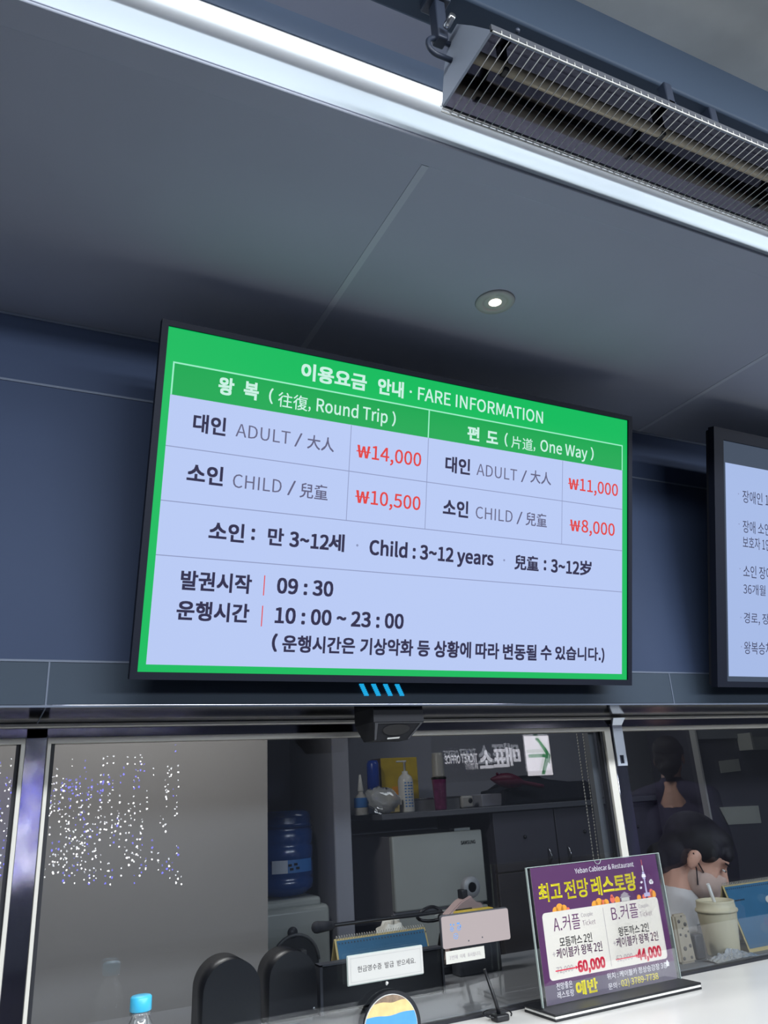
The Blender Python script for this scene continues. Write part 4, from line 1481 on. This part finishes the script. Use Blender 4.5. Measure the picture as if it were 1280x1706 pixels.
for k in range(17):
    f = k / 16
    pts.append(h0.lerp(h1, f) + Vector((0, 0, .004 * math.sin(f * PI))))
    rad.append(.004 + (.026 * math.sin(min(1, f / .62) * PI) if f < .62 else 0) + (.005 if f >= .5 else .005 * f))
b.tube(pts, rad, 14)
b.build('paddle', 'maroon', t, True)
b = MB()
for q in (.12, .2):
    p = h0.lerp(h1, q)
    b.ball((p.x, p.y - .004, p.z + .024), .006, n=10)
b.build('rubber_nub', 'maroon', t, True)

# dark locker with taped notes on the right
lx0 = at(1155, 1222, 2.60).x
t = thing('locker', 'tall dark locker behind the masked person with notes taped on it', 'locker', (3.3, 2.8, 0))
MB().box(lx0 + .008, 4.4, 2.605, 2.89, 0, 2.2).build('body', 'cab', t, True)
MB().box(lx0, lx0 + .010, 2.59, 2.62, 1.30, 2.2).build('edge_trim', 'pale', t, True)
MB().box(lx0 + .022, 4.4, 2.598, 2.606, 1.66, 1.74).build('upper_band', 'grey', t, True)


def note(px, Y, corners, label, name='paper_note'):
    P = [at(a, c, Y) for a, c in corners]
    b = MB()
    b.hexa([P[3], P[2], P[2] + Vector((0, .002, 0)), P[3] + Vector((0, .002, 0)), P[0], P[1], P[1] + Vector((0, .002, 0)), P[0] + Vector((0, .002, 0))])
    o = b.build(name, 'paper2')
    tag(o, label, 'paper', 'papers taped on the dark locker')


note(0, 2.601, ((1198, 1268), (1231, 1264), (1235, 1284), (1202, 1288)), 'small blank grey note taped on the dark locker')
note(0, 2.601, ((1199, 1345), (1264, 1342), (1269, 1371), (1214, 1374)), 'larger grey sheet on the dark locker above the masked face')
P = at(1243, 1250, 2.58)
t = thing('wall_tray', 'pale open tray fixed high on the dark locker at the right edge', 'tray', (P.x + .1, 2.58, P.z))
b = MB()
z1 = at(1238, 1222, 2.58).z
b.hexa([(P.x, 2.55, P.z), (P.x + .35, 2.55, P.z), (P.x + .35, 2.604, P.z), (P.x, 2.604, P.z), (P.x - .012, 2.53, z1 - .02), (P.x + .35, 2.53, z1 - .02), (P.x + .35, 2.534, z1 - .02), (P.x - .012, 2.534, z1 - .02)])
b.build('tray_front', 'paper2', t, True)
MB().box(P.x - .012, P.x, 2.53, 2.604, P.z, z1).build('tray_side', 'paper2', t, True)


# =================================================================== PEOPLE
def remesh(mb, vox, smooth=6):
    me = mb.mesh('tmp', [])
    o = bpy.data.objects.new('tmp', me)
    COL.objects.link(o)
    m = o.modifiers.new('r', 'REMESH')
    m.mode = 'VOXEL'
    m.voxel_size = vox
    s_ = o.modifiers.new('s', 'SMOOTH')
    s_.iterations = smooth
    s_.factor = 0.5
    dg = bpy.context.evaluated_depsgraph_get()
    out = bpy.data.meshes.new_from_object(o.evaluated_get(dg))
    bpy.data.objects.remove(o)
    for p in out.polygons:
        p.use_smooth = True
    return out


def link_mesh(name, me, mats, parent):
    me.name = name
    me.materials.clear()
    for m in mats:
        me.materials.append(M[m])
    o = bpy.data.objects.new(name, me)
    COL.objects.link(o)
    o.parent = parent
    return o


def figure(label, loc, heading, J, pitch, cloth, hairlen, mask, pants='navy'):
    """J: joints in the figure's own frame (x right, y forward, z up); head pitch forward"""
    t = thing('person', label, 'person', loc, (0, 0, heading))
    H = Vector(J['head'])
    hm = Matrix.Rotation(-pitch, 4, 'X')

    def hp(x, y, z):
        return H + hm @ Vector((x, y, z))
    b = MB()
    h3 = hm.to_3x3()
    b.ball(hp(0, -.008, .030), (.074, .093, .080), n=24, m=h3)       # skull
    b.ball(hp(0, .030, -.030), (.058, .058, .075), n=20, m=h3)        # face
    b.ball(hp(0, .055, -.085), (.032, .028, .026), n=16, m=h3)        # chin
    b.ball(hp(0, .078, .028), (.050, .016, .016), n=16, m=h3)         # brow
    b.ball(hp(.030, .062, -.030), (.022, .02, .02), n=12, m=h3)
    b.ball(hp(-.030, .062, -.030), (.022, .02, .02), n=12, m=h3)
    b.cap(hp(0, .084, .012), hp(0, .104, -.026), .008, .013)          # nose
    b.ball(hp(0, .084, -.056), (.024, .012, .007), n=12, m=h3)        # lips
    b.ball(hp(0, .082, -.069), (.020, .012, .008), n=12, m=h3)
    for sx in (-1, 1):
        b.ball(hp(sx * .077, -.006, -.012), (.009, .019, .032), n=14, m=h3)   # ear
    b.cap(hp(0, -.022, -.055), J['neck'], .052, .056)
    for sx, k in ((-1, 'l'), (1, 'r')):
        sh, el, wr, fi = (Vector(J[q + k]) for q in ('sh', 'el', 'wr', 'fi'))
        b.cap(J['neck'], sh, .050, .056)
        b.cap(sh, el, .050, .040)
        b.cap(el, wr, .038, .026)
        d = (fi - wr).normalized()
        side = d.cross(Vector((0, 0, 1))).normalized()
        up = side.cross(d)
        pm = wr + d * .045
        b.cap(wr, pm + d * .02, .024, .022)
        for q in range(4):
            base = pm + d * .025 + side * (q - 1.5) * .019
            ln = (.034, .042, .040, .030)[q]
            kn = base + d * ln + up * -.006
            b.cap(base, kn, .0095, .0088)
            b.cap(kn, kn + d * ln * .6 - up * .016, .0088, .0075)
        th = wr + d * .025 + side * (-.028 * sx)
        b.cap(wr + d * .012, th, .014, .012)
        b.cap(th, th + d * .035 + side * (-.014 * sx) - up * .01, .011, .0085)
        hpj, kn, an, to = (Vector(J[q + k]) for q in ('hip', 'kn', 'an', 'to'))
        b.cap(hpj, kn, .080, .056)
        b.cap(kn, an, .054, .036)
        b.cap(an, to, .036, .030)
    b.cap(J['neck'], J['chest'], .070, .130)
    b.ball(J['chest'], (.165, .110, .150), n=20)
    b.cap(J['chest'], J['pelvis'], .120, .130)
    b.cap(J['hipl'], J['hipr'], .095)
    link_mesh('body', remesh(b, .0065, 4), ['skin'], t)
    # clothes: same limbs, a little thicker, ending at cuffs and neckline
    b = MB()
    for sx, k in ((-1, 'l'), (1, 'r')):
        sh, el, wr = (Vector(J[q + k]) for q in ('sh', 'el', 'wr'))
        b.cap(Vector(J['neck']).lerp(sh, .10) - Vector((0, .0, .006)), sh, .064, .067)
        b.cap(sh, el, .064, .052)
        if cloth != 'shirt':
            b.cap(el, el.lerp(wr, .92), .050, .036)
        else:
            b.cap(el, el.lerp(wr, .35), .052, .048)
    b.cap(Vector(J['neck']) - Vector((0, .0, .055)), J['chest'], .080, .148)
    b.cap(Vector(J['neck']) - Vector((0, .0, .05)), Vector(J['neck']).lerp(H, .12), .078, .068)
    b.ball(J['chest'], (.182, .126, .165), n=20)
    b.cap(J['chest'], J['pelvis'], .138, .150)
    link_mesh('top', remesh(b, .009, 5), [cloth], t)
    b = MB()
    for k in 'lr':
        hpj, kn, an = (Vector(J[q + k]) for q in ('hip', 'kn', 'an'))
        b.cap(hpj, kn, .094, .068)
        b.cap(kn, an, .064, .050)
    b.cap(J['hipl'], J['hipr'], .108)
    link_mesh('trousers', remesh(b, .012, 4), [pants], t)
    for k in 'lr':
        an, to = Vector(J['an' + k]), Vector(J['to' + k])
        b = MB().cap(an - Vector((0, .02, .02)), to, .046, .038)
        for v in b.bm.verts:
            v.co.z = max(v.co.z, -loc[2] + 0.0 if False else v.co.z)
        link_mesh('shoe', remesh(b, .010, 3), ['black'], t)
    # hair
    b = MB()
    b.ball(hp(0, -.018, .040), (.083, .098, .083), n=24, m=h3)
    b.ball(hp(0, -.055, -.010), (.076, .055, .078), n=20, m=h3)
    b.ball(hp(0, .035, .078), (.062, .050, .034), n=18, m=h3)
    b.ball(hp(0, .074, .050), (.060, .024, .028), n=18, m=h3)
    for sx in (-1, 1):
        b.ball(hp(sx * .064, .022, .036), (.018, .035, .036), n=14, m=h3)
    if hairlen > 0:
        b.ball(hp(0, -.070, -.050), (.060, .045, .055), n=16, m=h3)
        b.cap(hp(0, -.085, -.06), hp(0, -.095, -.06 - hairlen), .045, .022)
    link_mesh('hair', remesh(b, .006, 3), ['hair'], t)
    # eyes and brows
    for sx in (-1, 1):
        b = MB().ball(hp(sx * .030, .0835, .004), (.011, .006, .0032), n=12, m=h3)
        b.build('eye', 'white', t)
        b = MB().ball(hp(sx * .030, .0895, .004), (.0042, .003, .003), n=10, m=h3)
        b.build('iris', 'black', t)
        b = MB().cap(hp(sx * .016, .094, .024), hp(sx * .046, .080, .026), .0034, .0026)
        b.build('eyebrow', 'hair', t)
    if mask:
        b = MB()
        b.ball(hp(0, .040, -.052), (.063, .066, .056), n=28, m=h3)
        b.cap(hp(0, .098, -.020), hp(0, .085, -.08), .014, .024)
        link_mesh('face_mask', remesh(b, .006, 4), ['mask'], t)
        for sx in (-1, 1):
            for dz in (.0, -.045):
                b = MB().tube([hp(sx * .060, .035, -.030 + dz * .9), hp(sx * .072, .012, -.014 + dz * .35), hp(sx * .083, -.014, .006 + dz * .35)], .0022, 6)
                b.build('mask_strap', 'black', t)
    return t


# seated masked clerk: head down, facing right
J = dict(head=(0, .10, 1.275), neck=(0, .015, 1.135), chest=(0, -.03, .95), pelvis=(0, -.10, .60),
         shl=(-.165, -.005, 1.085), shr=(.165, -.005, 1.085), ell=(-.22, .12, .86), elr=(.22, .12, .86), wrl=(-.12, .34, .87), wrr=(.12, .34, .87), fil=(-.09, .44, .87), fir=(.09, .44, .87),
         hipl=(-.09, -.10, .56), hipr=(.09, -.10, .56), knl=(-.11, .33, .54), knr=(.11, .33, .54), anl=(-.11, .34, .09), anr=(.11, .34, .09), tol=(-.12, .48, .045), tor=(.12, .48, .045))
PX, PY = 1.94, 2.05
figure('masked person in a light shirt looking down behind the right window', (PX, PY, 0), R(-133), J, R(34), 'shirt', 0.02, True)
t = thing('stool', 'low black stool under the seated masked person', 'stool', (PX - .10, PY + .02, 0))
MB().lathe([(0, .405), (.15, .405), (.16, .415), (.16, .435), (.15, .445), (0, .445)], n=28).build('seat', 'black', t)
for k in range(4):
    a = PI / 4 + k * PI / 2
    MB().tube([(.12 * math.cos(a), .12 * math.sin(a), .41), (.17 * math.cos(a), .17 * math.sin(a), 0)], .012, 8).build('leg', 'silver', t)

# passer-by behind the photographer, seen mirrored in the right window
J2 = dict(head=(0, .03, 1.615), neck=(0, -.01, 1.455), chest=(0, -.02, 1.24), pelvis=(0, 0, .93),
          shl=(-.175, -.015, 1.40), shr=(.175, -.015, 1.40), ell=(-.22, -.03, 1.11), elr=(.22, -.03, 1.11), wrl=(-.20, .12, .90), wrr=(.20, .12, .90), fil=(-.19, .18, .82), fir=(.19, .18, .82),
          hipl=(-.09, 0, .90), hipr=(.09, 0, .90), knl=(-.10, .02, .48), knr=(.10, .02, .48), anl=(-.10, -.01, .09), anr=(.10, -.01, .09), tol=(-.11, .12, .045), tor=(.11, .12, .045))
figure('standing person in dark jacket mirrored in the right window', (3.42, -0.42, 0), R(-125), J2, R(4), 'jacket', 0.05, False)

# =================================================================== ACROSS THE WALKWAY (mirrored in the glass)
VY = 6.2
RY = 2 * YG - VY            # real distance of the hanging sign


def mir(px, py, Y=VY):
    p = at(px, py, Y)
    return Vector((p.x, 2 * YG - Y, p.z))


A = mir(871, 1228)
B = mir(925, 1290)
ax0, ax1 = A.x + .02, B.x - .02
az1, az0 = mir(892, 1226).z, mir(898, 1292).z
t = thing('ticket_office_sign', 'hanging ticket office sign with green arrow, mirrored in the middle glass', 'sign', ((ax0 + ax1) / 2, RY, az0))
tx0 = mir(742, 1262).x
MB().box(tx0 - .08, ax1 + .01, RY - .09, RY - .01, az0 - .02, az1 + .02).build('sign_box', 'blackm', t, True)
b = MB()
b.box(ax0, ax1, RY - .012, RY - .002, az0, az1, 0)


def ap(f, g, d):
    return (ax0 + (ax1 - ax0) * f, RY + d, az1 + (az0 - az1) * g)


def aq(pts, mi, d):
    b.poly([ap(f, g, d) for f, g in pts], mi)


# arrow: in the mirror it points right (+x)
aq(((.08, .46), (.70, .46), (.70, .55), (.08, .55)), 1, .000)
aq(((.42, .06), (.56, .06), (.98, .50), (.84, .52)), 1, .001)
aq(((.84, .40), (.98, .50), (.66, .98), (.52, .98)), 1, .0005)
aq(((.80, .30), (.98, .50), (.90, .72), (.76, .60)), 2, .002)
aq(((.50, .46), (.74, .46), (.80, .55), (.62, .55)), 2, .002)
aq(((.76, .60), (.86, .64), (.62, .95), (.54, .92)), 2, .002)
aq(((.42, .06), (.56, .06), (.56, .12), (.44, .12)), 2, .002)
b.build('arrow_panel', ['e_white', 'e_lgreen', 'e_green'], t, True, False)


def lp_(u, v):   # seen from the front of the sign x runs right to left
    return (-u, RY + .002, v * -1)


b = MB()


def slet(s_, pxl, pxr, pyb, pyt, bold):
    """mirrored picture spans pxl..pxr; real lettering reads the other way round"""
    P0, P1 = mir(pxl, pyb), mir(pxr, pyb)
    zt = mir((pxl + pxr) / 2, pyt).z
    zb = mir((pxl + pxr) / 2, pyb).z
    write(b, s_, -P1.x, -P0.x, -zb, zt - zb, 0, lp_, 'K', bold)


for s_, a0, a1, yb, yt in (('매', 846, 868, 1276, 1246), ('표', 824, 845, 1277, 1249), ('소', 801, 822, 1279, 1251)):
    slet(s_, a0, a1, yb, yt, .012)
slet('賣票所', 776, 798, 1282, 1271, 0)
slet('TICKET', 769, 796, 1270, 1256, .012)
slet('OFFICE', 742, 767, 1272, 1259, .012)
b.build('lit_lettering', 'e_text', t, True, False)
for x in (tx0, ax1 - .05):
    MB().tube([(x, RY - .05, az1), (x, RY - .05, 2.476)], .008, 8).build('hanging_rod', 'dgrey', t, True)

# curtain of fairy lights on the opposite facade
CY = 9.2
t = thing('light_curtain', 'curtain of white and blue fairy lights mirrored in the left of the glass', 'lights', (0.8, 2 * YG - CY, 1.4))
b = MB()
b2 = MB()
rnd = random.Random(5)
cnt = 0
while cnt < 600:
    px = rnd.uniform(-130, 303)
    py = rnd.uniform(1240, 1474)
    top = 1292 - (px - 80) * 0.20 if px > 80 else 1275
    if py < top + rnd.uniform(-14, 14) or rnd.random() < 0.25 and py < top + 40:
        continue
    dens = 0.65 if px < 150 else (0.40 if px < 215 else (0.55 if px < 245 else 0.34))
    if 248 < px < 272 and rnd.random() < .75:
        continue
    if rnd.random() > dens:
        continue
    p = mir(px, py, CY)
    p.y += rnd.uniform(-.05, .05)
    isb = rnd.random() < (.22 + (.35 if abs(py - (1330 - (px - 80) * .2)) < 22 else 0))
    (b2 if isb else b).ball(p, rnd.uniform(.0055, .0105) * (1.0 if not isb else 1.15), n=6)
    cnt += 1
P0, P1 = mir(-20, 1470, CY), mir(78, 1292, CY)
MB().box(min(P0.x, P1.x), max(P0.x, P1.x), 2 * YG - CY - .12, 2 * YG - CY - .08, P0.z, P1.z).build('blue_panel', 'bluewall', t, True)
o = b.build('white_bulbs', 'fairy', t, True, False)
o['kind'] = 'stuff'
o = b2.build('blue_bulbs', 'fairyb', t, True, False)
o['kind'] = 'stuff'
